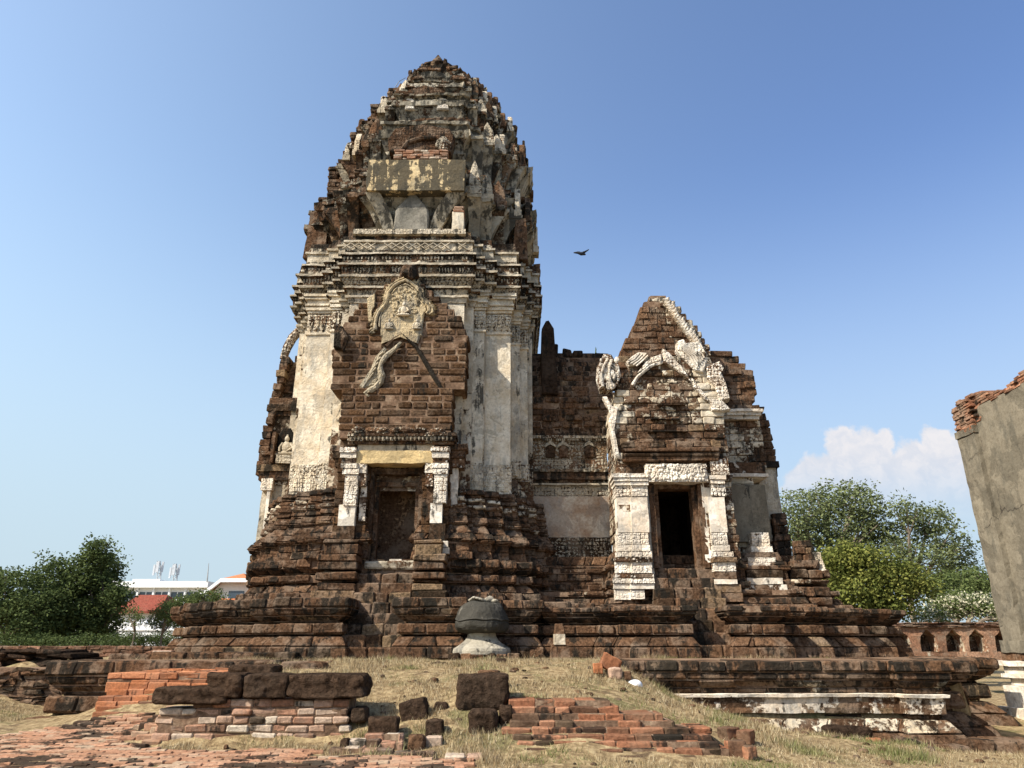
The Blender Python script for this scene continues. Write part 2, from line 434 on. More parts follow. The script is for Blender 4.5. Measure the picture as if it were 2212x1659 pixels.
def courses(m, core, poly, prof, L=(.45, .85), depth=.42, jit=.012, miss=0., rec=.03, ch=.02, core_in=.05, skipfn=None, gap=.009):
    """prof: (z0,z1,o0,o1,G,B[,A]) courses; m takes the blocks, core the mortar bed"""
    for cidx, pr in enumerate(prof):
        z0, z1, o0, o1, G, B = pr[:6]; A = pr[6] if len(pr) > 6 else 0
        pa = rect_off(poly, o0); pb = rect_off(poly, o1); n = len(poly)
        pc = rect_off(poly, min(o0, o1) - core_in)
        if core is not None:
            vs = [(x, y, z0 - .016) for x, y in pc] + [(x, y, z1 - .012) for x, y in pc]
            core.raw(vs, [[i, (i + 1) % n, n + (i + 1) % n, n + i] for i in range(n)] + [list(range(n))[::-1], list(range(n, 2 * n))], (.5, .3, .5, 0))
        for i in range(n):
            j2 = (i + 1) % n
            a0 = Vector(pa[i]); a1 = Vector(pa[j2]); b0 = Vector(pb[i]); b1 = Vector(pb[j2])
            e = a1 - a0; Ln = e.length
            if Ln < .02: continue
            d = e / Ln; nr = Vector((d.y, -d.x))
            if nr.y > .5: continue
            nb = max(1, int(round(Ln / random.uniform(*L)))); cuts = [0.]
            for k in range(1, nb): cuts.append((k + random.uniform(-.28, .28)) / nb)
            cuts.append(1.)
            for k in range(nb):
                if random.random() < miss: continue
                t0, t1 = cuts[k], cuts[k + 1]
                g = gap / Ln
                r_ = random.gauss(0, jit) - (random.random() ** 3) * rec * 1.6
                cx_ = a0 + e * ((t0 + t1) / 2)
                if skipfn and skipfn(cx_.x, cx_.y, (z0 + z1) / 2, nr): continue
                zz0 = z0 + random.uniform(.001, .006); zz1 = z1 - random.uniform(.003, .010)
                p8 = []
                dd = min(depth, .9)
                for tt in (t0 + (g if k else 0), t1 - (g if k < nb - 1 else 0)):
                    lo = a0.lerp(a1, tt) + nr * r_; hi = b0.lerp(b1, tt) + nr * r_
                    inn = lo - nr * dd; inh = hi - nr * dd
                    p8 += [(lo.x, lo.y, zz0), (hi.x, hi.y, zz1), (inn.x, inn.y, zz0), (inh.x, inh.y, zz1)]
                m.hexa(p8, (min(1, max(0, random.gauss(.5, .2))), G + random.uniform(-.03, .03) if G > 0 else 0, B + random.uniform(-.06, .06), A), ch, jit * .6)
def loft(m, poly, prof, seg=.22, amp=.012, cap=True, fq=2.2, bottom=False, gfn=None, evar=0.):
    """prof: (z,off,G,B,A) ring list; smooth plastered mouldings over the plan"""
    n = len(poly); rings = []
    for (z, o, *_r) in prof:
        pp = rect_off(poly, o); row = []
        for i in range(n):
            a = Vector(pp[i]); b = Vector(pp[(i + 1) % n]); base = Vector(poly[i]) - Vector(poly[(i + 1) % n])
            ns = max(1, int(base.length / seg))
            back = (b - a).x < -.01
            if back: ns = 1
            e_ = (b - a).normalized(); sh_ = Vector((e_.y, -e_.x)) * (evar * (noise.noise((i * 7.31, round(z / .28) * 3.7, 1.5)) - .25)) if evar and not back else None
            for k in range(ns):
                p = a.lerp(b, k / ns); p = p + sh_ if sh_ else p; q = Vector((p.x, p.y, z))
                if amp and not back: q += noise.noise_vector(q * fq) * amp + noise.noise_vector(q * fq * 4.1) * amp * .7
                row.append(q)
        rings.append(row)
    hs = {}
    def cf(i, k):
        key = (i, k // 3)
        if key not in hs: hs[key] = random.random()
        pr = prof[i]
        g_ = gfn(rings[i][k]) if gfn else 0
        return (hs[key], pr[2] + (hs[key] - .5) * .06 + g_ if pr[2] > 0 else 0, pr[3], pr[4])
    m.grid(rings, cf, close=True)
    if cap: m.raw(rings[-1], [list(range(len(rings[-1])))], (.4, prof[-1][2] * .6, .6, 0))
    if bottom: m.raw(rings[0], [list(range(len(rings[0])))[::-1]], (.4, 0, .5, 0))
def wallblocks(m, core, xl, xr, Y0, Y1, z0, z1, h=.24, L=(.35, .7), G=0., B=.5, jit=.014, rec=.05, ch=.02, miss=0., side=True, hole=None, A=0., gap=.006, bed=.07):
    """front-facing wall whose left and right outline are functions of height"""
    nz = max(1, int(round((z1 - z0) / h))); hh = (z1 - z0) / nz
    for i in range(nz):
        za = z0 + i * hh; zb = za + hh * 1.; zm = (za + zb) / 2
        x0 = xl(zm) if callable(xl) else xl; x1 = xr(zm) if callable(xr) else xr
        if x1 - x0 < .08: continue
        segs = [(x0, x1)]
        if hole and hole[2] < zm < hole[3]: segs = [(x0, hole[0]), (hole[1], x1)]
        for (s0, s1) in segs:
            if s1 - s0 < .05: continue
            if core is not None: core.box(s0 + .05, s1 - .05, Y0 + bed, Y1, za + .003, zb - .006, (.5, .3, .5, 0), 0, 0)
            nb = max(1, int(round((s1 - s0) / random.uniform(*L)))); cuts = [s0 + random.gauss(0, .02)] + [s0 + (s1 - s0) * (k + random.uniform(-.3, .3)) / nb for k in range(1, nb)] + [s1 + random.gauss(0, .02)]
            for k in range(nb):
                if random.random() < miss: continue
                y = Y0 + random.gauss(0, jit) + (random.random() ** 4) * rec
                end = k in (0, nb - 1); g_ = G((cuts[k] + cuts[k + 1]) / 2, zm) if callable(G) else G
                m.box(cuts[k] + gap, cuts[k + 1] - gap, y, (Y1 - .01 if end and side else y + .4), za + random.uniform(.4, 1.1) * gap, zb - random.uniform(.6, 1.6) * gap, (min(1, max(0, random.gauss(.5, .22))), (g_ + random.uniform(-.03, .03)) if g_ > 0 else 0, B + random.uniform(-.07, .07), A), ch, jit * .5)
def poly_px(pts, Y): return [((p := at(x, y, Y)).x, p.z) for x, y in pts]

# ================================================================== the tower shrine
AX, AY, ZT = -3.57, 26.0, 1.5
tower = thing('prang_tower', 'tall weathered laterite and stucco temple tower with a bulbous tiered spire', 'temple tower', (AX, AY, ZT))
def P(name, m, mat, parent=None, **k): return m.build(name, mat, parent or tower, **k)

# --- lower plinth with the stair piers
PL1 = [(2.25, 7.0), (3.1, 6.35), (4.2, 5.75), (5.0, 5.0)]
poly1 = redent(PL1, AX, AY, notch=(.76, 5.3))
m, k = MB(), MB()
prof1 = [(1.45, 1.75, .24, .22, .05, .5), (1.755, 2.0, .20, .04, .12, .46), (2.0, 2.06, -.12, -.12, .2, .5), (2.06, 2.31, .10, .08, .28, .48), (2.31, 2.37, -.10, -.10, .1, .5),
         (2.37, 2.50, -.02, .12, 0, .58), (2.50, 2.68, .14, .22, 0, .6), (2.69, 2.94, .24, .22, .03, .58)]
courses(m, k, poly1, prof1, L=(.6, 1.3), ch=.035, jit=.009, rec=.03)
k.raw([(x, y, 2.9) for x, y in rect_off(poly1, -.1)], [list(range(len(poly1)))], (.3, 0, .6, 0))
p = P('plinth', m, M_lat); P('mortar_bed', k, M_mort, p)

# --- upper stepped base
PL2 = [(2.1, 4.25), (2.6, 4.1), (3.1, 3.9), (3.62, 3.62)]
poly2 = redent(PL2, AX, AY, notch=(.76, 3.6))
m, k = MB(), MB()
prof2 = [(2.94, 3.2, .80, .78, .0, .52), (3.2, 3.42, .62, .5, .12, .5), (3.43, 3.5, .4, .4, .2, .5), (3.5, 3.70, .60, .58, .22, .5), (3.70, 3.76, .4, .4, .1, .5), (3.76, 3.9, .46, .6, 0, .58), (3.9, 4.14, .62, .6, .1, .55)]
courses(m, k, poly2, prof2, L=(.4, .9), ch=.03, jit=.016, rec=.07, miss=.01)
PL3 = [(2.05, 4.55), (2.6, 4.25), (3.1, 3.95), (3.62, 3.62)]
poly3 = redent(PL3, AX, AY, notch=(1.0, 2.3))
prof3 = [(4.14, 4.38, .40, .36, .1, .5), (4.38, 4.6, .33, .33, .18, .5), (4.6, 4.7, .4, .48, .2, .55), (4.7, 4.9, .46, .36, .05, .56), (4.9, 5.16, .34, .16, .1, .52), (5.16, 5.26, .2, .24, .42, .5), (5.26, 5.42, .22, .2, .3, .5), (5.42, 5.5, .12, .12, .3, .5), (5.5, 5.68, .16, .10, .3, .5),
         (5.68, 5.8, .16, .16, .5, .48), (5.8, 5.9, .1, .1, .3, .5), (5.9, 6.02, .13, .1, .5, .5), (6.02, 6.12, .07, .07, .4, .55), (6.12, 6.3, .11, .06, .4, .55)]
courses(m, k, poly3, prof3, L=(.3, .7), ch=.022, jit=.02, rec=.09, miss=.015)
p = P('stepped_base', m, M_lat); P('mortar_bed', k, M_mort, p)

# --- stairs
def stairs(parent, cx, hw, y0, y1, z0, z1, n, mat=M_lat, G=.08):
    m = MB()
    for i in range(n):
        za = z0 + (z1 - z0) * i / n; zb = z0 + (z1 - z0) * (i + 1) / n; y = y0 + (y1 - y0) * i / n
        nb = random.choice((2, 3, 3)); cs = [-hw] + sorted(hw * (2 * (q + random.uniform(-.25, .25)) / nb - 1) for q in range(1, nb)) + [hw]
        for q in range(nb):
            m.box(cx + cs[q] + .005, cx + cs[q + 1] - .005, y + random.gauss(0, .018), y1 + .5, za - .05 * (i > 0), zb - random.uniform(.002, .015), (None, random.choice((0, G, G, .25)), random.uniform(.38, .6), 0), .035, .012)
    return m.build('staircase', mat, parent)
stairs(tower, AX, .80, 18.98, 21.35, 1.47, 4.0, 9)
# piers beside the upper flight
for s_ in (-1, 1):
    m = MB()
    xa, xb = sorted((AX + s_ * .78, AX + s_ * (1.55 if s_ > 0 else 1.75)))
    for (za, zb, o) in ((2.94, 3.2, .22), (3.2, 3.42, .1), (3.42, 3.5, -.02), (3.5, 3.7, .16), (3.7, 3.76, .0), (3.76, 4.0, .12), (4.0, 4.2, .16), (4.2, 4.5, .02), (4.5, 4.62, .05)):
        m.box(xa if s_ > 0 else xa - o, xb + o if s_ > 0 else xb, 20.55 - o, 21.6, za + .004, zb - .006, (None, .2, .5, 0), .03, .012)
    P('stair_pier', m, M_lat)

# --- body walls
BODY = [(1.95, 4.3), (2.25, 4.02), (2.66, 3.76), (3.5, 3.5)]
polyB = redent(BODY, AX, AY)
m = MB()
loft(m, polyB, [(6.25, .0, .5, .45, 0), (7.2, 0, .5, .45, 0), (7.3, 0, .55, .46, 0), (8.2, 0, .6, .46, 0), (9., 0, .62, .46, 0), (10., 0, .62, .46, 0), (11., 0, .62, .46, 0), (11.8, 0, .62, .46, 0), (12.75, .0, .6, .5, 0)], cap=True, amp=.012)
P('tower_wall', m, M_lat)
# pilasters: plain plastered shaft, carved band below and above, moulded capital
def pilaster(x0, x1, Y, z0=6.3, zs=7.25, ze=11.85, zc=12.66, face=None, bias=.95, dirt=.42):
    m = MB()
    def bx(za, zb, o, G, A, B=dirt, seg=.2, amp=.010):
        m.ebox(x0 - o, x1 + o, Y - .07 - o, Y + .12, za, zb, (random.random(), G, B, A), seg, amp)
    bx(zs, ze, 0, bias, 0)
    r = P('pilaster', m, M_cream)
    m = MB(); bx(z0, zs, .035, .80, 1., .5, .2, .012)
    n = max(1, int(round((x1 - x0) / .42)))                      # leaf-shaped points of the carved foot
    for i in range(n):
        xa = x0 + (x1 - x0) * i / n; xb = x0 + (x1 - x0) * (i + 1) / n; xm = (xa + xb) / 2
        for (sx_, top) in ((.48, zs - .04), (.30, zs - .22), (.14, zs - .42)):
            wd = (xb - xa) * sx_
            ol = [(xm - wd * .8, z0 + .05), (xm + wd * .8, z0 + .05), (xm + wd, z0 + .3), (xm + wd * .7, z0 + .3 + (top - z0 - .3) * .5), (xm, top), (xm - wd * .7, z0 + .3 + (top - z0 - .3) * .5), (xm - wd, z0 + .3)]
            m.slab(ol, Y - .12 - (.48 - sx_) * .09, Y, (random.random(), .78, .5, .6), .006)
    P('carved_foot', m, M_cream, r)
    m = MB(); bx(ze + .07, zc - .04, .02, .82, 1., .48)
    bx(ze, ze + .075, .05, 1., 0)
    for i in range(n * 2):
        xa = x0 + (x1 - x0) * i / (n * 2); xb = x0 + (x1 - x0) * (i + 1) / (n * 2); xm = (xa + xb) / 2; wd = (xb - xa) * .46
        ol = [(xm - .01, ze + .1), (xm + .01, ze + .1), (xm + wd, zc - .4), (xm + wd * .9, zc - .08), (xm - wd * .9, zc - .08), (xm - wd, zc - .4)]
        m.slab(ol, Y - .13, Y, (random.random(), .74, .5, 1.), .006)
    P('carved_band', m, M_cream, r)
    m = MB()
    for (za, zb, o) in ((0, .10, .05), (.10, .2, .1), (.2, .26, .06), (.26, .34, .13), (.34, .5, .08), (.5, .60, .16), (.60, .70, .2), (.70, .78, .12)):
        bx(zc + za, zc + zb - .005, o, .86, .2, .5, .16, .012)
    P('capital', m, M_cream, r)
    return r
yc = AY - 3.5
pilaster(AX - 3.52, AX - 2.66, yc, dirt=.40)
pilaster(AX + 2.66, AX + 3.52, yc, bias=.93)
pilaster(AX - 2.62, AX - 2.26, AY - 3.76, dirt=.42, bias=.8)
pilaster(AX + 2.24, AX + 2.62, AY - 3.76, bias=.8, dirt=.56)
# pilasters on the right-hand side face show beyond the corner
for (x1_, Y_) in ((AX + 3.84, AY - 2.62), (AX + 4.12, AY - 2.2)):
    pilaster(x1_ - .3, x1_, Y_, bias=.8, dirt=.5, z0=7.0, zs=7.6)

# --- cornice
m = MB()
cp = [(12.7, .05, .7, .5, 0), (12.85, .1, .8, .5, .3), (12.87, .16, .85, .5, 0), (12.95, .16, .8, .5, 0), (12.97, .08, .5, .6, .3), (13.16, .14, .5, .6, .9), (13.18, .26, .95, .42, 0), (13.25, .27, .95, .42, 0), (13.26, .2, .5, .6, .2), (13.3, .2, .6, .6, .8),
      (13.52, .34, .6, .6, .9), (13.54, .42, .95, .42, 0), (13.61, .43, .95, .42, 0), (13.63, .32, .5, .62, 0), (13.68, .32, .5, .6, 1), (13.95, .36, .5, .6, 1), (13.97, .48, .95, .42, 0), (14.05, .48, .9, .42, 0), (14.06, .36, .4, .62, 0), (14.2, .34, .45, .62, 1), (14.38, .34, .4, .65, 1), (14.4, .44, .9, .45, 0), (14.47, .44, .9, .45, 0), (14.48, .3, .4, .62, 0), (14.62, .3, .66, .52, .2), (14.9, .28, .66, .5, 1), (14.92, .36, .9, .45, 0), (15.0, .36, .9, .45, 0), (15.02, .26, .4, .62, .3), (15.2, .22, .3, .62, .4), (15.4, .2, .2, .65, 0)]
cp = [(z_, o_ * .86, min(1, g_ + .12), b_ - .015, a_) for z_, o_, g_, b_, a_ in cp]
loft(m, polyB, cp, seg=.16, amp=.022, fq=3.0)
c_ = P('cornice', m, M_grey)
# rows of small hanging petals and the diamond band of the central bay
m = MB()
for (zz, o, w_, hgt) in ((13.72, .30, .10, .2), (14.2, .30, .12, .16), (13.34, .23, .10, .16), (14.56, .26, .07, .07)):
    for (xa, xb, d_) in ((-1.95, 1.95, 4.3), (1.95, 2.25, 4.02), (-2.25, -1.95, 4.02), (2.25, 2.66, 3.76), (-2.66, -2.25, 3.76), (2.66, 3.5, 3.5), (-3.5, -2.66, 3.5)):
        x = xa - o if xa < -1.9 else xa + o
        xe = xb + o if xb > 1.9 else xb - o
        if xe < x: continue
        while x < xe - w_:
            if random.random() < .86 and not (abs(x) < .5 and zz < 13.5):
                Y = AY - d_ - o - .012
                m.slab([(AX + x + w_ * .5, zz), (AX + x + w_ * .92, zz + hgt * .55), (AX + x + w_ * .8, zz + hgt), (AX + x + w_ * .15, zz + hgt), (AX + x + .005, zz + hgt * .55)], Y, Y + .12, (random.random(), random.choice((.55, .7, .85, .95)), .5, .4), .008)
            x += w_
for i in range(15):
    x = AX - 1.95 - .2 + i * .285; z = 14.77; Y = AY - 4.3 - .30
    if random.random() < .8:
        for q in ((-1, 1), (1, 1)):
            m.tube([(x - .14 * q[0], Y, z - .11), (x + .14 * q[0], Y, z + .11)], .022, 5, (random.random(), .8, .45, 0))
P('petal_frieze', m, M_grey, c_)
# upright laterite slabs along the upper cornice edge, left side
for (px0, px1, py0, py1, Y) in ((660, 712, 455, 556, 23.7), (1110, 1140, 470, 560, 23.0)):
    a = at(px0, max(py0, py1), Y); b = at(px1, min(py0, py1), Y); a.x = at(px0, (py0 + py1) / 2, Y).x; m = MB()
    m.ebox(a.x, b.x, Y, Y + .8, a.z, b.z, (.45, 0, .42, 0), .16, .05, taper=.22)
    P('antefix_slab', m, M_lat)

# --- roof tiers
M_tier = masonry('blackened_stucco', LAT, stucco=((.37, .335, .265), (.27, .23, .165), (.145, .137, .112)), lich_lo=.503, streak=(2.4, 2.4, .24))
def tier(name, steps, prof, cx=AX, seg=.16, amp=.05, mat=M_tier, par=None):
    m = MB(); loft(m, redent(steps, cx, AY), prof, seg=seg, amp=amp, fq=2.0, evar=.30, gfn=lambda p: -.27 if p.x < AX - 1.9 + .6 * noise.noise(p * .7) else (-.12 if abs(p.x - AX) < 1.7 and p.z > 18.5 else 0))
    return P(name, m, mat, par)
def flare(z0, z1, z2, inset, G=.62, B=.55, ledge=.06, hz=.22):
    out = []
    for i in range(9):
        f = i / 8; out.append((z0 + (z1 - z0) * f, -inset + inset * (f ** 1.7), G, B, .0))
    hz = min(.3, hz * 1.3); out += [(z1 + .01, ledge, G + .02, B, 0), (z1 + hz, ledge + .0, G + .02, B, 0), (z1 + hz + .02, -.06, G, B + .06, 0)]
    h = (z2 - z1 - hz)
    out += [(z1 + hz + h * .45, -.08, G, B, 0), (z1 + hz + h * .47, .0, G, B, 0), (z1 + hz + h * .72, .02, G, B, 0), (z1 + hz + h * .74, -.12, G - .2, B + .05, 0), (z2, -.14, G - .2, B, 0)]
    return out
T1 = [(1.95, 4.5), (2.4, 4.15), (2.8, 3.75), (3.25, 3.25)]
T2 = [(1.75, 4.0), (2.15, 3.65), (2.5, 3.3), (2.85, 2.85)]
T3 = [(1.5, 3.4), (1.85, 3.1), (2.15, 2.8), (2.45, 2.45)]
T4 = [(1.2, 2.65), (1.5, 2.4), (1.75, 2.15), (1.95, 1.95)]
T5 = [(.9, 1.95), (1.1, 1.75), (1.3, 1.55), (1.45, 1.45)]
T6 = [(.6, 1.25), (.75, 1.12), (.85, 1.0), (.95, .95)]
tA = tier('roof_tier', T1, flare(15.3, 17.0, 18.3, .75, .74, .53))
tB = tier('roof_tier', T2, flare(18.28, 19.9, 20.7, .45, .72, .54), AX + .3)
tC = tier('roof_tier', T3, flare(20.68, 21.9, 22.5, .36, .68, .54), AX + .35)
tD = tier('roof_tier', T4, flare(22.48, 23.45, 24.0, .32, .66, .54), AX + .42)
tE = tier('roof_tier', T5, flare(23.98, 24.8, 25.2, .28, .64, .54), AX + .42)
tF = tier('roof_tier', T6, flare(25.18, 25.8, 26.1, .22, .4, .6), AX + .25)
# curved brackets that carry the antefixes
def rib(x, y, yaw, w_, z0, z1, inset, par, top=.28):
    m = MB(); rows = []; mr = Matrix.Translation((x, y, 0)) @ Matrix.Rotation(yaw, 4, 'Z')
    for i in range(13):
        f = i / 12; o = -inset + (inset + .14) * f ** 1.9; hw = w_ * .5 * (.74 + .26 * f); z = z0 + (z1 - z0) * f
        rows.append([(-hw, -o, z), (hw, -o, z), (hw, .7, z), (-hw, .7, z)])
    for (zz, o, k_) in ((z1 + .02, .2, 1.12), (z1 + top * .5, .22, 1.14), (z1 + top * .52, .14, 1.0), (z1 + top, .12, .96)): rows.append([(-w_ * .5 * k_, -o, zz), (w_ * .5 * k_, -o, zz), (w_ * .5 * k_, .7, zz), (-w_ * .5 * k_, .7, zz)])
    rows.append([(q_[0] * .9, q_[1], z1 + top + .01) for q_ in rows[-1]])
    R_ = []
    for r in rows:
        pts = []
        for q in range(4):
            a_, b_ = Vector(r[q]), Vector(r[(q + 1) % 4])
            for k_ in range(3):
                p_ = mr @ a_.lerp(b_, k_ / 3); pts.append(p_ + noise.noise_vector(p_ * 2.6) * .035 + noise.noise_vector(p_ * 8) * .015)
        R_.append(pts)
    g_ = random.choice((.5, .66, .74, .8)) - (.25 if x < AX - 1.5 else 0)
    m.grid(R_, (random.random(), g_, .54, 0), close=True); m.raw(R_[-1], [list(range(12))], (.3, .3, .55, 0))
    P('bracket', m, M_tier, par)
for (par, steps, z0, z1, inset, cxo, w_) in ((tA, T1, 15.38, 17.0, .55, 0, .46), (tB, T2, 18.4, 19.85, .34, .3, .42), (tC, T3, 20.75, 21.85, .28, .35, .36), (tD, T4, 22.5, 23.4, .24, .42, .3)):
    for i in range(1, 4):
        x, y = steps[i][0] - .2, steps[i][1]
        for (X_, Y_, yw) in ((x, -y, 0), (y, -x, R(90)), (-x, -y, 0), (-y, -x, R(-90))):
            if X_ < 0 and random.random() < .4: continue
            rib(AX + cxo + X_, AY + Y_, yw, w_, z0, z1 + random.uniform(-.08, .04), inset, par)
# crumbling block courses that lie on the ledges of the tiers
for (par, steps, z0, n, o, cxo) in ((tA, T1, 18.22, 2, -.1, 0), (tB, T2, 20.6, 2, -.05, .3), (tC, T3, 22.4, 2, -.02, .35), (tD, T4, 23.9, 2, 0, .42), (tE, T5, 25.1, 2, 0, .42)):
    m = MB()
    pr = [(z0 + .16 * i, z0 + .16 * (i + 1), o - .10 * i, o - .10 * i, .12, .52) for i in range(n)]
    courses(m, None, redent(steps, AX + cxo, AY), pr, L=(.25, .6), depth=.4, jit=.04, miss=.45, rec=.16, ch=.03)
    P('ledge_blocks', m, M_lat, par)
# flame shaped antefixes on the corners
def flame(w_, h): return [(-w_ * .5, 0), (w_ * .5, 0), (w_ * .52, h * .3), (w_ * .42, h * .58), (w_ * .2, h * .84), (0, h), (-w_ * .2, h * .84), (-w_ * .42, h * .58), (-w_ * .52, h * .3)]
def antefix(x, y, z, w_, h, th=.22, G=.5, mat=M_grey, yaw=0., B=.52, par=None):
    m = MB()
    m.slab([(a, b) for a, b in flame(w_, h)], -th / 2, th / 2, (random.random(), G, B, .3), .03)
    m.ebox(-w_ * .58, w_ * .58, -th * .7, th * .7, -.08, h * .16, (random.random(), G, B, 0), .15, .02)
    mr = Matrix.Rotation(yaw, 4, 'Z')
    m.v = [tuple((mr @ Vector(p)) + Vector((x, y, z))) for p in m.v]
    return P('antefix', m, mat, par)
for (steps, zb, h, w_, cxo, ins) in ((T1, 17.2, 1.35, .52, 0, .12), (T2, 20.0, 1.15, .5, .3, .1), (T3, 22.0, .95, .44, .35, .1), (T4, 23.5, .75, .36, .42, .08), (T5, 24.85, .6, .28, .42, .06)):
    cs_ = []
    for i in range(1, 4):
        cs_.append((steps[i][0] - .2, -(steps[i][1]) - .04, 0)); cs_.append((-(steps[i][0] - .2), -(steps[i][1]) - .04, 0))
        cs_.append((steps[i][1] + .04, -(steps[i][0] - .2), R(90))); cs_.append((-(steps[i][1]) - .04, -(steps[i][0] - .2), R(-90)))
    cs_.append((steps[0][1] + .05, 0, R(90))); cs_.append((-steps[0][1] - .05, 0, R(-90)))
    for (x, y, yw) in cs_:
        if x < 0 and random.random() < .55: continue
        if random.random() < .16: continue
        f = random.uniform(.7, 1.08)
        antefix(AX + cxo + x, AY + y, zb, w_ * random.uniform(.85, 1.1), h * f, .2, random.choice((.2, .45, .6, .7)), yaw=yw, mat=random.choice((M_grey, M_grey, M_lat)))
# eroded laterite stumps standing on the left shoulder
for (x0, x1, y0, y1, Y, tp) in ((662, 714, 470, 562, 24.0, .3), (705, 752, 358, 470, 24.0, .15), (740, 790, 330, 380, 24.1, .1), (753, 806, 284, 345, 24.3, .08), (798, 846, 225, 285, 24.5, .1), (834, 874, 188, 228, 24.8, .2), (876, 896, 150, 182, 25.2, .75), (992, 1008, 152, 178, 25.2, .75), (1122, 1139, 302, 372, 25.4, .6), (1152, 1168, 568, 650, 26.2, .05)):
    a = at(x0, y1, Y); b = at(x1, y0, Y); a2 = at(x0, y0, Y); b2 = at(x1, y1, Y); m = MB(); wd = (b.x - a2.x) * .5 * tp
    f_ = lambda z: (z - a.z) / (b.z - a.z)
    wallblocks(m, None, lambda z: a.x + (a2.x + wd - a.x) * f_(z), lambda z: b2.x + (b.x - wd - b2.x) * f_(z), Y, Y + .8, a.z - .2, b.z, h=.2, L=(.3, .6), G=.08, B=.5, jit=.03, rec=.06, ch=.03)
    P('antefix', m, M_lat)

# --- false window of the first tier with its heavy overhang
fw = MB()
a = at(790, 411, 21.25); b = at(1005, 345, 21.25)
fw.ebox(a.x, b.x, 21.25, 22.6, a.z, b.z, (.4, .74, .60, 0), .14, .02, taper=.0)
window = P('false_window', fw, masonry('streaked_stucco', LAT, stucco=((.60, .47, .27), (.50, .38, .21), (.25, .23, .17)), lich_lo=.484, streak=(1.7, 1.7, .09), sharp=.02))
for (x0, x1, x2, x3) in ((836, 850, 790, 820), (925, 940, 968, 1003)):
    m = MB()
    lo0, lo1 = at(x0, 512, 21.75).x, at(x1, 512, 21.75).x; hi0, hi1 = at(x2, 414, 21.4).x, at(x3, 414, 21.4).x
    zl, zh = 15.38, a.z - .01; rows = []
    for i in range(11):
        f = i / 10; e = f ** 1.5; z = zl + (zh - zl) * f
        if x0 < 900: xa, xb = lo0 + (hi0 - lo0) * e - .12 * (1 - e), lo1 + (hi1 - lo1) * (f ** 2.2)
        else: xa, xb = lo0 + (hi0 - lo0) * (f ** 2.2), lo1 + (hi1 - lo1) * e + .1 * (1 - e)
        y = 21.85 - .5 * e
        rows.append([Vector((xa, y, z)) + noise.noise_vector(Vector((xa, y, z)) * 3) * .015, Vector((xb, y, z)) + noise.noise_vector(Vector((xb, y, z)) * 3) * .015, Vector((xb, 22.6, z)), Vector((xa, 22.6, z))])
    m.grid(rows, (.4, .72, .56, 0), close=True)
    P('bracket', m, M_tier, window)
m = MB()
a = at(848, 512, 21.62); b = at(930, 415, 21.62); cx = (a.x + b.x) / 2; hw = (b.x - a.x) / 2; H_ = b.z - a.z
ol = [(-1.12, 0), (1.14, 0), (1.0, .05), (.95, .2), (.97, .45), (.92, .58), (.76, .69), (.48, .80), (.2, .92), (.02, 1.04), (-.17, .92), (-.48, .79), (-.76, .68), (-.94, .58), (-.95, .45), (-.97, .2), (-1.02, .05)]
m.slab([(cx + p_[0] * hw, a.z + p_[1] * H_) for p_ in ol], 21.55, 21.85, (.5, .95, .44, 0), .02)
P('niche_slab', m, masonry('grey_plaster_slab', LAT, stucco=((.25, .23, .19), (.18, .168, .138), (.11, .105, .09)), lich_lo=.56), window)
m = MB()
m.ebox(AX - 1.95, AX + 1.95, 21.35, 22.4, 15.22, 15.42, (.4, .72, .58, .5), .15, .02); P('sill', m, M_grey, window)
m = MB(); a = at(975, 512, 21.6); b = at(1003, 448, 21.6)
m.ebox(a.x, b.x, 21.5, 22.2, a.z, b.z - .25, (.4, .9, .45, 0), .15, .02, taper=.05); wallblocks(m, None, a.x + .03, b.x - .03, 21.5, 22.1, b.z - .26, b.z, h=.085, L=(.2, .4), G=0, B=.3, jit=.012)
P('stump', m, M_mix, window)
m = MB(); a = at(852, 345, 21.5); b = at(968, 331, 21.5)
wallblocks(m, None, a.x, b.x, 21.4, 22.3, a.z - .02, b.z + .12, h=.1, L=(.25, .4), G=.05, B=.3, jit=.015, rec=.08)
P('brick_course', m, M_mix, window)

# --- reliefs on the front of the upper tiers
def pediment(name, pts_px, Y, th, G, mat, A=.9, B=.55):
    m = MB(); m.slab(poly_px(pts_px, Y), Y - th, Y + .9, (.35, G, B, A), .03); return P(name, m, mat)
pediment('tier_pediment', [(842, 333), (975, 333), (982, 300), (972, 282), (915, 272), (855, 282), (838, 305)], 22.0, .15, .18, M_lat)
pediment('tier_pediment', [(868, 240), (972, 240), (975, 214), (955, 200), (918, 190), (885, 200), (866, 216)], 22.9, .2, .3, M_lat)
m = MB()
for (x0, x1) in ((876, 896), (945, 970)):
    m.slab(poly_px([(x0, 240), (x1, 240), (x1, 222), ((x0 + x1) / 2, 210), (x0, 220)], 22.75), 22.62, 22.9, (.5, .9, .4, .8), .03)
P('plaster_figure', m, M_white)
m = MB(); m.slab(poly_px([(900, 238), (940, 238), (940, 222), (920, 210), (900, 222)], 22.8), 22.68, 22.9, (.05, 0, .9, 0), .02); P('niche_shade_slab', m, M_dark)  # dark slab paints the shade of the niche hollow
m = MB()
pp = [at(x, y, 21.8) for x, y in ((846, 328), (868, 324), (880, 308), (905, 300), (940, 298))]
m.tube(pp, .09, 8, (.2, .15, .55, 0)); m.ellip(at(958, 312, 21.82), (.3, .15, .32), (.4, .75, .5, 1), amp=.08); P('serpent_relief', m, M_grey)
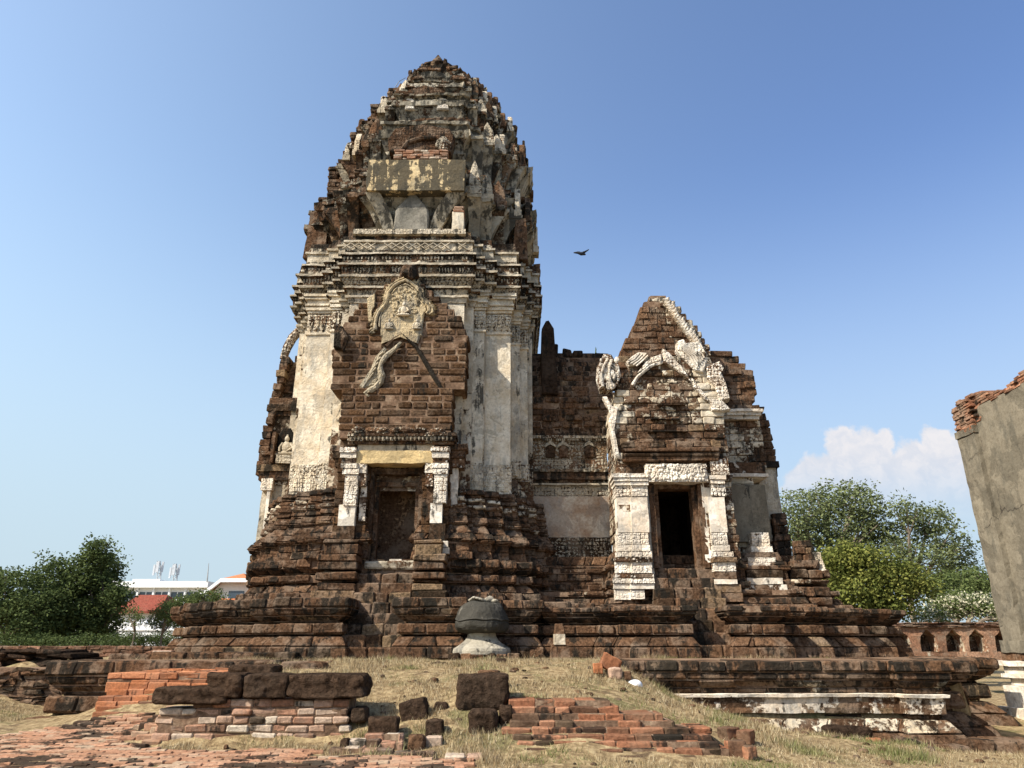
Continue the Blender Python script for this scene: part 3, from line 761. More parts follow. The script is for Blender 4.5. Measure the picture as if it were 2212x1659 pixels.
# finial
m = MB()
fz = [(.85, 25.95), (.92, 26.2), (.8, 26.4), (.7, 26.5), (.86, 26.7), (.8, 26.85), (.55, 27.0), (.42, 27.1), (.40, 27.25), (.24, 27.45), (.16, 27.6), (.02, 27.85)]
m.lathe(fz, AX + .1, AY, 14, (.35, .15, .58, 0), .09)
fin = P('finial', m, M_lat)
m = MB()
for i in range(10):
    a_ = i / 10 * 2 * math.pi + .2
    nv = len(m.v)
    m.ebox(-.17, .17, -.16, .16, 0, random.uniform(.5, .85), (random.random(), .15, .55, 0), .2, .05, taper=.55)
    nv = len(m.v) - nv
    mr = Matrix.Translation((AX + .1 + .85 * math.cos(a_), AY + .85 * math.sin(a_), 26.0)) @ Matrix.Rotation(a_, 4, 'Z')
    m.v[-nv:] = [tuple(mr @ Vector(p_)) for p_ in m.v[-nv:]]
P('petal', m, M_lat, fin)
# lightning wire
m = MB()
m.tube([at(x, y, 25.) for x, y in ((876, 168), (862, 176), (846, 200), (838, 222), (834, 236))], .018, 4)
P('lightning_wire', m, M_metal); m = MB()
m.tube([at(x, y, 25.4) for x, y in ((1004, 182), (1020, 190), (1040, 205))], .018, 4)
P('lightning_wire', m, M_metal)

# --- front porch
m, k = MB(), MB()
YP = 21.0
gl = [(6.9, -5.45), (9.35, -5.45), (9.38, -5.72), (10.9, -5.78), (11.4, -5.62), (11.9, -5.3), (12.3, -4.98), (12.7, -4.58), (13.1, -4.12), (13.6, -3.62)]
gr = [(6.9, -1.75), (9.35, -1.75), (9.38, -1.45), (11.2, -1.42), (11.7, -1.58), (12.1, -1.9), (12.5, -2.35), (12.9, -2.8), (13.2, -3.15), (13.6, -3.5)]
def interp(tb): return lambda z: float(np.interp(z, [q[0] for q in tb], [q[1] for q in tb]))
wallblocks(m, k, interp(gl), interp(gr), YP, 22.3, 9.35, 13.55, h=.235, L=(.3, .68), G=.05, B=.46, jit=.012, rec=.04, ch=.035, gap=.015, bed=.03)
wallblocks(m, k, -5.33, -1.83, YP - .12, 22.2, 7.72, 9.36, h=.235, L=(.4, .72), G=.06, B=.44, jit=.010, rec=.03, ch=.035, gap=.015, bed=.03)
wallblocks(m, k, -5.3, -4.32, YP + .12, 22.2, 4.1, 7.72, h=.25, L=(.3, .5), G=.2, B=.5, hole=None)
wallblocks(m, k, -2.7, -1.85, YP + .12, 22.2, 4.1, 7.72, h=.25, L=(.3, .5), G=.2, B=.5)
M_gable = masonry('gable_laterite', [(0, (.030, .019, .012)), (.5, (.076, .043, .023)), (1, (.122, .069, .037))], grey_k=.25, lich_lo=.55)
porch = P('porch', m, M_gable); P('mortar_bed', k, M_mort, porch)
# inside of the porch
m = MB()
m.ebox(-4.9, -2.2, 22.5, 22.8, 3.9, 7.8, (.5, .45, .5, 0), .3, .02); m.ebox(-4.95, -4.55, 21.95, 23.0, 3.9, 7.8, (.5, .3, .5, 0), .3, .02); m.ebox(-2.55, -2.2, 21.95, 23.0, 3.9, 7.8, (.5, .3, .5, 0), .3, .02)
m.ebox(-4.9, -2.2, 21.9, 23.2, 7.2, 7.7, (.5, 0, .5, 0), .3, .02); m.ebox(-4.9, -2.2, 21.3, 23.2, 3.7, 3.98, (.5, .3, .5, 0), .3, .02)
P('chamber', m, masonry('brown_plaster', [(0, (.07, .042, .026)), (1, (.15, .09, .055))], stucco=((.34, .22, .135), (.24, .155, .09), (.16, .11, .075)), lich_lo=.6), porch)  # brown plaster on the chamber walls
# door frame
def frame_parts(x0, x1, z0, z1, Y, d, tj, c, m):
    m.ebox(x0, x0 + tj, Y, Y + d, z0, z1, c, .2, .012); m.ebox(x1 - tj, x1, Y, Y + d, z0, z1, c, .2, .012); m.ebox(x0 + .002, x1 - .002, Y - .004, Y + d, z1 - .001, z1 + tj * 1.1, c, .2, .012)
m = MB(); frame_parts(-4.36, -2.68, 4.0, 6.72, 21.42, .3, .16, (.3, .1, .5, 0), m); frame_parts(-4.2, -2.84, 4.0, 6.38, 21.62, .3, .12, (.55, .15, .5, 0), m)
df = P('door_frame', m, M_lat, label='stone inner frame of the tower doorway')
m = MB(); m.box(-4.25, -2.8, 20.98, 21.7, 3.86, 4.07, (.7, .55, .4, 0), .04, .015); P('threshold', m, M_grey, df)
m = MB(); m.ebox(-3.55, -3.2, 21.05, 21.15, 4.07, 4.13, (.5, 1, .2, 0), .2, .002); P('notice_tile', m, M_white, df)
# lintels: the yellow plastered beam and the carved cornice above it
m = MB(); a = at(770, 1001, 20.95); b = at(937, 974, 20.95)
m.ebox(a.x, b.x, 20.92, 21.5, a.z, b.z, (.5, .74, .42, 0), .08, .022); P('lintel', m, masonry('ochre_plaster', LAT, stucco=((.62, .46, .23), (.52, .39, .20), (.40, .33, .2)), lich_lo=.6), porch, label='ochre plastered beam over the tower doorway')
m = MB(); m.ebox(a.x, b.x, 20.98, 21.5, b.z + .004, b.z + .2, (.5, .85, .55, 0), .2, .012)
for (za, zb, o) in ((.2, .28, .04), (.285, .42, .12), (.425, .5, .2), (.505, .56, .1)): m.ebox(-5.0 - 0 * o, -1.78 + o * .5, 20.95 - o, 21.5, b.z + za, b.z + zb, (random.random(), .55, .58, .5), .14, .018)
for i in range(26):
    x = -4.95 + i * .122
    m.slab([(x + .05, b.z + .29), (x + .1, b.z + .36), (x + .095, b.z + .43), (x + .005, b.z + .43), (x, b.z + .36)], 20.78, 20.9, (random.random(), .6, .55, 0), .006)
for i in range(7):
    x = -4.75 + i * .4; m.ellip((x + random.uniform(-.1, .1), 20.85, b.z + .62), (.22, .08, .1), (random.random(), .6, .5, .8), 10, 6, .05)
P('carved_lintel', m, M_grey, porch)
def doorpost(name, rows, Y, par, mat=M_white):
    """rows: (px0,px1,py_bottom,py_top,out,G,A)"""
    m = MB()
    for (x0, x1, yb, yt, o, G, A) in rows:
        a = at(x0, yb, Y - o); b = at(x1, yt, Y - o)
        m.ebox(min(a.x, b.x), max(a.x, b.x), Y - o, Y + .5, a.z + .002, b.z - .004, (random.random(), G, .5, A), .12, .014)
    return P(name, m, mat, par)
doorpost('door_pilaster', [(741, 774, 1092, 1025, .08, .85, 1), (739, 775, 1024, 1012, .12, .7, .5), (736, 772, 1011, 1000, .14, .7, .5), (738, 770, 999, 990, .1, .5, .5), (735, 770, 989, 978, .16, .7, .3), (733, 770, 977, 966, .2, .7, .8), (729, 768, 1136, 1090, .04, .8, 0), (724, 766, 1175, 1136, .1, .15, 0), (712, 765, 1190, 1175, .18, .3, 0), (700, 762, 1212, 1190, .22, .15, 0)], YP, porch)
doorpost('door_pilaster', [(936, 966, 1086, 1024, .08, .85, 1), (934, 967, 1023, 1012, .12, .7, .5), (932, 969, 1011, 1000, .14, .7, .5), (934, 967, 999, 990, .1, .5, .5), (932, 970, 989, 976, .16, .7, .3), (930, 972, 975, 964, .2, .7, .8), (928, 956, 1130, 1086, .04, .8, 0), (926, 962, 1168, 1131, .08, .25, 0), (926, 968, 1182, 1168, .16, .9, 0), (926, 970, 1196, 1183, .2, .8, 0), (928, 966, 1216, 1197, .14, .12, 0)], YP, porch)
doorpost('door_pilaster', [(976, 1003, 1010, 990, .0, .5, .6), (973, 1005, 989, 972, .06, .5, .5), (972, 1010, 971, 958, .12, .5, .6), (970, 990, 1092, 1011, -.1, .72, 0), (966, 986, 1180, 1093, -.1, .2, 0)], YP + .2, porch)
doorpost('door_pilaster', [(715, 742, 975, 962, .0, .3, .8), (718, 740, 990, 975, -.02, .4, .4), (722, 742, 1008, 990, -.05, .4, .4)], YP + .1, porch)
for (x0, x1) in ((772, 793), (918, 937)):
    m = MB(); a = at(x0, 1022, YP); b = at(x1, 995, YP)
    m.ebox(a.x, b.x, YP - .04, YP + .4, a.z, b.z, (.5, .85, .4, .0), .15, .01)
    c0 = at((x0 + x1) / 2, 1008, YP); r_ = (b.x - a.x) * .42
    for q in (-1, 1): m.tube([(c0.x - r_, YP - .06, c0.z - q * r_), (c0.x + r_, YP - .06, c0.z + q * r_)], .02, 5, (.5, .8, .5, 0))
    m.ellip((c0.x, YP - .05, c0.z), (.05, .04, .05), (.5, .8, .5, 0), 8, 5)
    a = at(x0 + 1, 1050, YP); b = at(x1 - 1, 1023, YP); m.ebox(a.x, b.x, YP - .02, YP + .4, a.z, b.z, (.5, .6, .5, .8), .15, .01)
    a = at(x0 + 2, 1125, YP + .1); b = at(x1, 1050, YP + .1); m.ebox(a.x, b.x, YP + .1, YP + .5, a.z, b.z, (.3, .55 if x0 < 800 else .12, .5, 0), .15, .016)
    P('colonnette', m, M_white, porch)
# stucco relief left on the gable
Z2 = lambda pts: [((1000 + x / 1.8433) / 1.8228, (950 + y / 1.8433) / 1.8228) for x, y in pts]
m = MB()
arch = Z2([(882, 645), (880, 600), (888, 555), (905, 515), (935, 482), (958, 455), (968, 420), (975, 375), (1010, 330), (1055, 300), (1100, 282), (1140, 300), (1180, 335), (1210, 375), (1216, 415), (1240, 440), (1265, 470), (1272, 505), (1250, 525)])
pp = [at(x, y, YP - .06) for x, y in arch]
m.tube(pp, .066, 8, (.4, 1., .54, .15), amp=.008)
cen = at(*Z2([(1090, 480)])[0], YP)
m.tube([cen + (p_ - cen) * .86 + Vector((0, .0, 0)) for p_ in pp], .03, 6, (.4, .9, .45, .5), amp=.015); m.tube([cen + (p_ - cen) * 1.13 + Vector((0, .02, 0)) for p_ in pp[1:]], .045, 6, (.4, .8, .55, .5), amp=.02)
m.slab(poly_px(Z2([(920, 690), (1220, 690), (1232, 560), (1255, 480), (1200, 420), (1180, 370), (1100, 310), (1010, 350), (980, 420), (940, 500), (915, 560)]), YP), YP - .05, YP + .1, (.5, .92, .45, .25), .008)
m.slab(poly_px(Z2([(820, 420), (880, 380), (880, 470), (850, 520), (860, 600), (830, 590)]), YP), YP - .05, YP + .1, (.5, .85, .5, .3), .01)
m.slab(poly_px(Z2([(925, 750), (960, 730), (1010, 690), (1130, 690), (1190, 745), (1210, 690), (1150, 655), (930, 660)]), YP), YP - .07, YP + .1, (.5, .8, .5, .3), .01)
for i in range(len(pp) - 1):                                  # leaf tongues round the arch and small knobs inside it
    for q in (.0, .33, .66):
        p_ = pp[i].lerp(pp[i + 1], q); r_ = (p_ - cen); r_.y = 0; r_.normalize(); tg = Vector((-r_.z, 0, r_.x)); s_ = random.uniform(.12, .2)
        if random.random() < .2: continue
        b_ = [p_ + r_ * .05 + tg * s_ * .4, p_ + r_ * (.06 + s_ * .7) + tg * s_ * .15, p_ + r_ * (.08 + s_ * 1.1), p_ + r_ * (.06 + s_ * .6) - tg * s_ * .3, p_ + r_ * .05 - tg * s_ * .4]
        ol = [(v_.x, v_.z) for v_ in b_]; ar = sum(ol[k_][0] * ol[(k_ + 1) % 5][1] - ol[(k_ + 1) % 5][0] * ol[k_][1] for k_ in range(5))
        m.slab(ol if ar > 0 else ol[::-1], YP - .06, YP + .1, (random.random(), .9, .52, .6), .012)
for i in range(90):
    an = random.uniform(0, 6.28); rd = random.uniform(.22, .62)
    q_ = cen + Vector((math.cos(an) * rd * .8, 0, math.sin(an) * rd + .1)); m.ellip((q_.x, YP - .055, q_.z), (random.uniform(.03, .06), .035, random.uniform(.03, .07)), (random.random(), .92, random.uniform(.4, .6), .3), 7, 5)
relief = P('pediment_relief', m, masonry('relief_stucco', LAT, stucco=((.46, .37, .23), (.36, .28, .17), (.19, .185, .16)), lich_lo=.53), porch)
def seated(name, c0, s, Y, par, mat=M_white):
    m = MB(); q = (.5, 1, .35, 0); x, z = c0
    m.ellip((x, Y, z + .12 * s), (.46 * s, .16 * s, .13 * s), q, 14, 7); m.ellip((x, Y, z + .45 * s), (.24 * s, .15 * s, .34 * s), q, 12, 8)
    m.ellip((x, Y - .02 * s, z + .90 * s), (.125 * s, .12 * s, .16 * s), q, 12, 8); m.ellip((x, Y, z + 1.07 * s), (.06 * s, .06 * s, .09 * s), q, 8, 6)
    for d in (-1, 1):
        m.tube([(x + d * .2 * s, Y, z + .68 * s), (x + d * .34 * s, Y - .04 * s, z + .42 * s), (x + d * (.3 if d < 0 else .06) * s, Y - .14 * s, z + .2 * s)], [.085 * s, .075 * s, .05 * s], 7, q)
    return P(name, m, mat, par)
c0 = at(*Z2([(1085, 545)])[0], YP - .1); seated('seated_figure', (c0.x, c0.z), .46, YP - .12, porch, M_cream)
for zx in (978, 1180):
    c0 = at(*Z2([(zx, 640)])[0], YP - .1); seated('attendant_figure', (c0.x, c0.z), .34, YP - .1, porch, M_grey)
m = MB()
pp = [at(x, y, YP - .08) for x, y in Z2([(1068, 735), (1040, 765), (1000, 800), (955, 838), (922, 885), (915, 930), (928, 975), (920, 1020), (880, 1062), (840, 1085), (810, 1105), (835, 1130)])]
m.tube(pp, [.06, .08, .09, .09, .09, .095, .095, .1, .1, .09, .07, .04], 9, (.4, .97, .5, .4), amp=.02)
m.slab(poly_px(Z2([(790, 1080), (880, 1050), (915, 990), (905, 920), (925, 860), (965, 790), (950, 765), (880, 845), (850, 930), (800, 1000), (765, 1060)]), YP), YP - .07, YP + .1, (.5, .8, .5, .7), .015)
for i in range(5):
    f = i / 4; m.tube([at(*p_, YP - .09) for p_ in Z2([(790 + 110 * f, 1060 - 200 * f), (830 + 75 * f, 1000 - 170 * f), (868 + 70 * f, 955 - 150 * f)])], .035, 5, (.5, .8, .5, 0))
P('serpent_relief', m, masonry('serpent_stucco', LAT, stucco=((.40, .34, .24), (.28, .24, .17), (.15, .155, .145)), lich_lo=.53), porch)
m = MB()
m.tube([at(x, y, YP - .03) for x, y in Z2([(1080, 675), (1180, 770), (1250, 890), (1310, 990), (1365, 1080)])], [.05, .06, .07, .07, .05], 5, (.05, .0, .75, 0))  # dark raised strip put in for the shadow of the groove
m.tube([at(x, y, YP - .03) for x, y in Z2([(1075, 672), (1010, 710), (960, 760)])], .05, 5, (.4, .4, .5, 0))
P('gable_scar_shadow', m, M_lat, porch)
m = MB(); m.ellip(at(885, 590, 21.0), (.3, .35, .32), (.2, .0, .6, 0), amp=.12); P('gable_cap', m, M_lat, porch)
m = MB(); m.slab(poly_px([(722, 752), (740, 758), (752, 730), (742, 708), (724, 705)], 20.9), 20.75, 21.2, (.2, .35, .6, .6), .03); P('broken_scroll', m, M_lat, porch)

# --- side porch towards the left
sp = MB(); k = MB()
XL = AX - 5.0
def sidebox(za, zb, o, G, A=0., B=.5, y0=24.1, y1=27.9, x1=-6.9, amp=.02): sp.ebox(XL - o, x1, y0 - o, y1, za, zb, (random.random(), G, B, A), .2, amp)
sidebox(4.9, 6.95, 0, .75); sidebox(6.95, 7.1, .05, .6, .5); sidebox(7.105, 7.4, .14, .25, .2, .6); sidebox(7.405, 7.62, .22, .2, .0, .62); sidebox(7.625, 8.0, .08, .4, .6); sidebox(8.0, 8.12, .14, .6, .3)
sidebox(8.12, 9.45, -.02, .45); sidebox(9.455, 9.6, .05, .4, .6); sidebox(9.605, 9.85, .14, .3, .5); sidebox(9.855, 10.1, .1, .35)
def gy(z): return float(np.interp(z, [10.1, 11.2, 12.2, 12.9], [24.35, 24.9, 25.5, 26.0]))
for i in range(11):
    z = 10.1 + i * .26; y_ = gy(z); x_ = float(np.interp(z, [10.1, 11.4, 12.9], [-8.5, -8.05, -7.5]))
    sp.ebox(x_, -6.9, y_, 52 - y_, z + .004, z + .255, (random.random(), .45, .5, .2), .25, .03)
side = P('side_porch', sp, M_grey)
m = MB()      # thin crumbling gable wall at its outer end
wallblocks(m, None, lambda z: float(np.interp(z, [7.2, 9.2, 9.25, 10.5, 11.4, 11.7], [-8.88, -8.8, -8.66, -8.6, -8.5, -8.4])), lambda z: float(np.interp(z, [7.2, 9.2, 9.25, 10.5, 11.7], [-8.5, -8.45, -8.4, -8.3, -8.1])), 24.0, 25.0, 7.3, 11.7, h=.26, L=(.3, .5), G=.06, B=.5, jit=.03, rec=.06)
P('gable_wall', m, M_lat, side)
m = MB(); wallblocks(m, None, lambda z: float(np.interp(z, [10.6, 11.5, 12.1, 12.6, 12.9], [-8.35, -8.2, -7.95, -7.65, -7.4])), -6.95, 24.38, 25.6, 10.4, 12.9, h=.25, L=(.3, .6), G=.34, B=.48, jit=.03, rec=.08); P('roof_remains', m, M_lat, side)
m = MB(); m.tube([at(x, y, 24.3) for x, y in ((612, 776), (620, 752), (632, 730), (645, 716), (656, 706))], [.14, .17, .18, .17, .12], 8, (.4, .6, .55, .6)); P('gable_rib', m, M_white, side)
m = MB(); m.slab(poly_px([(600, 985), (640, 985), (640, 945), (628, 925), (612, 925), (600, 945)], 24.05), 24.0, 24.2, (.05, 0, .85, 0), .01); P('niche', m, M_dark, side)  # flat dark plate behind the figure, its colour standing in for the hollow's shade
c0 = at(616, 984, 23.95); seated('niche_figure', (c0.x, c0.z), .66, 23.97, side, M_grey)
m = MB(); a = at(598, 1002, 23.9); b = at(636, 985, 23.9); m.ebox(a.x, b.x, 23.75, 24.2, a.z, b.z, (.5, .7, .5, .6), .12, .015); a = at(583, 1000, 23.9); b = at(598, 935, 23.9); m.ebox(a.x, b.x, 23.8, 24.2, a.z, b.z, (.5, .25, .5, .3), .12, .03); P('niche_pedestal', m, M_grey, side)
m = MB(); a = at(566, 1170, 24.); b = at(588, 1045, 24.); m.ebox(a.x, b.x, 23.9, 24.4, a.z, b.z, (.5, .95, .35, 0), .18, .015); a = at(566, 1060, 24.); b = at(592, 1040, 24.); m.ebox(a.x - .02, b.x, 23.86, 24.3, a.z, b.z + .08, (.5, .8, .5, .8), .18, .015); P('pilaster', m, M_white, side)
# base of the side porch
m = MB()
for (za, zb, o) in ((2.94, 3.3, .06), (3.3, 3.5, .0), (3.52, 3.75, .1), (3.8, 4.1, .12), (4.1, 4.35, .10), (4.36, 4.6, .08), (4.6, 4.75, .12), (4.76, 4.95, .04)):
    x = XL - o
    while x < -6.8:
        L_ = random.uniform(.4, .8); m.box(x + .004, min(x + L_, -6.7), 24.0 - o, 26, za, zb - .008, (None, .15, .52, 0), .03, .018); x += L_
    m.box(XL - o + .05, -6.8, 24.1 - o, 28 + o, za, zb - .01, (.4, .1, .5, 0), .03, .0)
P('side_porch_base', m, M_lat, side)

# ================================================================== the hall beside the tower
HX = 5.1
hall = thing('assembly_hall', 'ruined laterite hall with stucco edged gable and dark doorway beside the tower', 'temple hall', (HX, 25.5, ZT))
def H(name, m, mat, parent=None, **k): return m.build(name, mat, parent or hall, **k)
# lower plinth
polyH1 = [(-1.2, 20.75), (.9, 20.75), (.9, 20.45), (2.35, 20.45), (2.35, 20.1), (2.85, 20.1), (2.85, 19.75), (3.2, 19.75), (3.2, 19.5), (4.66, 19.5), (4.66, 20.9), (5.76, 20.9), (5.76, 19.5), (7.05, 19.5), (7.05, 20.1), (8.3, 20.1), (8.3, 20.7), (9.5, 20.7), (9.5, 21.3), (10.6, 21.3), (10.6, 21.9), (11.3, 21.9), (11.3, 30), (-1.2, 30)]
m, k = MB(), MB()
profh = [(1.45, 1.74, .20, .18, .04, .5), (1.745, 2.0, .17, .0, .16, .48), (2.0, 2.06, -.14, -.14, .3, .5), (2.06, 2.3, .06, .05, .22, .5), (2.3, 2.36, -.12, -.12, .2, .6),
         (2.36, 2.5, -.06, .08, 0, .6), (2.5, 2.6, .10, .16, 0, .62), (2.605, 2.76, .2, .18, .04, .6)]
courses(m, k, polyH1, profh, L=(.55, 1.2), ch=.032, jit=.009, rec=.03)
k.raw([(x, y, 2.72) for x, y in rect_off(polyH1, -.1)], [list(range(len(polyH1)))], (.3, 0, .6, 0))
p = H('plinth', m, M_lat); H('mortar_bed', k, M_mort, p)
# upper base: plain laterite under the wall, porch sockets, right side
polyH2 = [(.2, 22.7), (2.9, 22.7), (2.9, 21.95), (4.15, 21.95), (4.15, 22.4), (6.05, 22.4), (6.05, 21.85), (7.1, 21.85), (7.1, 22.0), (8.6, 21.8), (8.6, 22.5), (9.9, 22.5), (9.9, 29), (.2, 29)]
m, k = MB(), MB()
courses(m, k, polyH2, [(2.75, 2.92, .32, .30, .05, .52), (2.92, 3.12, .12, .05, .3, .5), (3.13, 3.2, -.06, -.06, .4, .5), (3.2, 3.34, .08, .06, .42, .48)], L=(.35, .8), ch=.03, jit=.016, rec=.07)
polyH3 = [(.3, 23.4), (2.95, 23.4), (2.95, 22.0), (4.12, 22.0), (4.12, 23), (6.1, 23), (6.1, 22.0), (7.0, 22.0), (7.0, 22.3), (8.4, 22.3), (8.4, 23.1), (9.7, 23.1), (9.7, 29), (.3, 29)]
courses(m, k, polyH3, [(3.34, 3.42, -.05, -.05, .4, .5), (3.42, 3.6, .12, .14, .30, .5), (3.6, 3.7, .06, .0, .35, .5), (3.7, 3.95, .02, .0, .3, .5), (3.95, 4.08, .08, .1, .42, .5), (4.08, 4.2, .04, .0, .4, .5), (4.2, 4.5, -.06, -.16, .3, .5)], L=(.3, .7), ch=.025, jit=.016, rec=.06)
p = H('stepped_base', m, M_lat); H('mortar_bed', k, M_mort, p)
stairs(hall, 5.21, .57, 19.45, 20.95, 1.47, 2.75, 4, G=.3)
stairs(hall, 5.1, .98, 21.0, 22.4, 2.74, 3.98, 4, G=.34)
# wall between tower and porch: plaster panel, friezes, ruined vault
m = MB()
def wbox(za, zb, y, G, A=0., B=.5, x0=.0, x1=3.35, amp=.014): m.ebox(x0, x1, y, 25.4, za + .002, zb - .003, (random.random(), G, B, A), .18, amp)
wbox(3.3, 3.55, 23.75, .2); wbox(3.55, 3.72, 23.85, .25, 0, .55); wbox(3.72, 3.98, 23.7, .25, .3); wbox(3.98, 4.2, 23.95, .5, .6); wbox(4.2, 4.36, 24.05, .6, .9, .55); wbox(4.36, 5.2, 24.2, .66, 1., .52)
H('wall_base', m, M_grey)
m = MB(); wbox(5.2, 6.6, 24.26, .70, 0, .45); H('plaster_panel', m, masonry('stained_plaster', LAT, stucco=((.52, .46, .37), (.33, .23, .155), (.33, .30, .26)), lich_lo=.585))
m = MB(); wbox(6.6, 6.98, 24.28, .78, .9, .44); wbox(6.98, 7.05, 24.18, .8, 0); wbox(7.05, 7.16, 24.22, .5, .5, .6); wbox(7.16, 7.42, 24.12, .42, .3, .6); wbox(7.42, 7.52, 24.04, .5, 0, .6); wbox(7.52, 7.9, 24.26, .6, .6, .5); wbox(7.9, 8.66, 24.34, .62, .9, .47); wbox(8.66, 8.76, 24.2, .6, .3, .55); wbox(8.76, 8.86, 24.26, .4, .3, .6)
fr = H('frieze', m, M_grey)
m = MB()
for i in range(5):
    x = 1.35 + i * .46
    if i in (2, 4): continue
    m.slab([(x - .16, 7.98), (x + .16, 7.98), (x + .16, 8.3), (x, 8.58), (x - .16, 8.3)], 24.27, 24.34, (random.random(), .0, .45, .3), .01)
    m.slab([(x - .2, 8.42), (x, 8.62), (x + .2, 8.42), (x + .2, 8.34), (x, 8.53), (x - .2, 8.34)][::-1], 24.23, 24.36, (random.random(), .8, .5, .3), .01)
for i in range(34):
    x = 1.1 + i * .067
    if random.random() < .8: m.box(x, x + .04, 24.22, 24.4, 8.58, 8.66, (random.random(), .7, .55, 0), .008, .004)
H('niche_row', m, M_grey, fr)
m, k = MB(), MB()
nz = 15
for i in range(nz):
    za = 8.86 + i * .235; yv = 24.32 + max(0, (i - 5)) ** 1.3 * .055
    top = 12.3 - .12 * random.random()
    if za > top: break
    wallblocks(m, k, .2, 3.7, yv, 26.4, za, za + .235, h=.235, L=(.25, .6), G=.36 if i < 9 else .1, B=.56 if i > 7 else .52, jit=.03, rec=.09, miss=.02 if i > 12 else 0, ch=.03, A=.4 if i < 5 else 0)
m2 = H('vault_wall', m, M_lat); H('mortar_bed', k, M_mort, m2)
m = MB()                                                         # blocks left standing on the wall head
for (x0, x1, z1) in ((1.5, 1.75, 12.75), (1.95, 2.3, 12.55), (2.35, 2.7, 12.45)): m.box(x0, x1, 25.2, 25.7, 12.2, z1, (None, 0, .7, 0), .04, .02)
H('loose_head_blocks', m, M_dark)
m = MB(); a = at(1171, 828, 24.2); b = at(1196, 700, 24.6)
m.slab([(a.x - .02, a.z - .4), (b.x + .06, a.z - .4), (b.x + .05, a.z + .9), (b.x - .02, b.z - .35), ((a.x + b.x) / 2 + .05, b.z), ((a.x + b.x) / 2 - .06, b.z - .03), (a.x + .03, b.z - .35), (a.x - .03, a.z + .9)], 24.2, 24.6, (.2, 0, .6, 0), .03)
H('antefix', m, M_dark, label='narrow upright stele on the hall roof')
# porch
YH = 21.85
m, k = MB(), MB()
wallblocks(m, k, 3.28, 4.22, YH + .12, 24, 4.4, 6.66, h=.25, L=(.3, .5), G=.5, B=.45)
wallblocks(m, k, 6.02, 6.9, YH + .12, 24, 4.0, 6.66, h=.25, L=(.3, .5), G=.5, B=.45)
hl = [(6.6, 3.3), (9.2, 3.32), (9.9, 3.55), (10.3, 3.75), (10.9, 4.25), (11.3, 4.7)]; hr = [(6.6, 6.92), (9.8, 6.86), (10.4, 6.7), (10.9, 6.2), (11.3, 5.7)]
wallblocks(m, k, interp(hl), interp(hr), YH + .1, 24, 6.6, 10.85, h=.24, L=(.25, .6), G=lambda x, z: .44 + (.16 if x > 6.2 or x < 3.7 else 0) + (.06 if z > 8.6 else -.12), B=.47, jit=.022, rec=.07, ch=.025)
gl2 = [(10.2, 3.3), (11.5, 3.85), (12.2, 4.2), (12.8, 4.5), (13.2, 4.72), (13.5, 5.0)]; gr2 = [(10.2, 6.95), (11.5, 6.85), (12.2, 6.5), (12.8, 6.1), (13.2, 5.75), (13.5, 5.4)]
wallblocks(m, k, interp(gl2), interp(gr2), YH + .75, 23.6, 10.2, 13.5, h=.235, L=(.25, .55), G=lambda x, z: .32 + .16 * max(0, min(1, (x - 5.0 + (z - 12) * .3) / .8)), B=.46, jit=.025, rec=.08, ch=.025)
hp = H('porch', m, M_lat); H('mortar_bed', k, M_mort, hp)
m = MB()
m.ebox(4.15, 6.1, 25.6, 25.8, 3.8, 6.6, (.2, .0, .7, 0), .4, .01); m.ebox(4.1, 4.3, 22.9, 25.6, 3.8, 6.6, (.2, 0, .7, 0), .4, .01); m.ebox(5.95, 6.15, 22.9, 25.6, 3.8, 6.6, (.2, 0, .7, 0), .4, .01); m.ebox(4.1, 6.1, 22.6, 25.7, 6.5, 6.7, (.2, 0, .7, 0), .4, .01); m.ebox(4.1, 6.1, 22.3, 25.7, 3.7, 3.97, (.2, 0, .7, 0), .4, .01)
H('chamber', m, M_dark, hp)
m = MB(); frame_parts(4.28, 5.98, 3.98, 6.62, 22.0, .35, .17, (.45, .25, .45, 0), m); frame_parts(4.46, 5.8, 3.98, 6.42, 22.2, .4, .14, (.6, .2, .45, 0), m); H('door_frame', m, M_grey, hp, label='grey stone frame of the hall doorway')
m = MB(); a = at(1396, 1041, 21.8); b = at(1524, 1003, 21.8); m.ebox(a.x, b.x, 21.75, 22.3, a.z, b.z, (.5, .84, .42, 1.), .1, .03)
for i in range(190):
    m.ellip((random.uniform(a.x + .05, b.x - .05), 21.74, random.uniform(a.z + .06, b.z - .04)), (random.uniform(.025, .05), .04, random.uniform(.03, .065)), (random.random(), random.choice((.95, .9, .6)), .45, 0), 8, 5)
H('carved_lintel', m, M_white, hp)
def hpost(rows, Y, mat=M_white):
    m = MB()
    for (x0, x1, yb, yt, o, G, A) in rows:
        a = at(x0, yb, Y - o); b = at(x1, yt, Y - o)
        m.ebox(a.x, b.x, Y - o, Y + .6, a.z + .002, b.z - .004, (random.random(), G, .46, A), .11, .014)
    return H('porch_pilaster', m, mat, hp)
hpost([(1366, 1398, 1150, 1073, .0, 1, 0), (1367, 1400, 1176, 1151, .03, .95, 1), (1366, 1404, 1190, 1177, .06, .95, .3), (1364, 1408, 1203, 1191, .14, .85, .8), (1362, 1410, 1213, 1204, .22, .6, .6), (1366, 1408, 1238, 1214, .16, .95, 1), (1363, 1412, 1248, 1239, .25, .6, .5), (1361, 1413, 1260, 1249, .28, .85, .8), (1362, 1413, 1272, 1261, .24, .9, 0), (1364, 1392, 1294, 1273, .2, .95, .5),
       (1364, 1398, 1072, 1049, .02, .85, 1), (1362, 1400, 1048, 1040, .08, .9, .3), (1360, 1400, 1039, 1032, .12, .9, .3), (1358, 1400, 1031, 1022, .16, .9, .5)], YH)
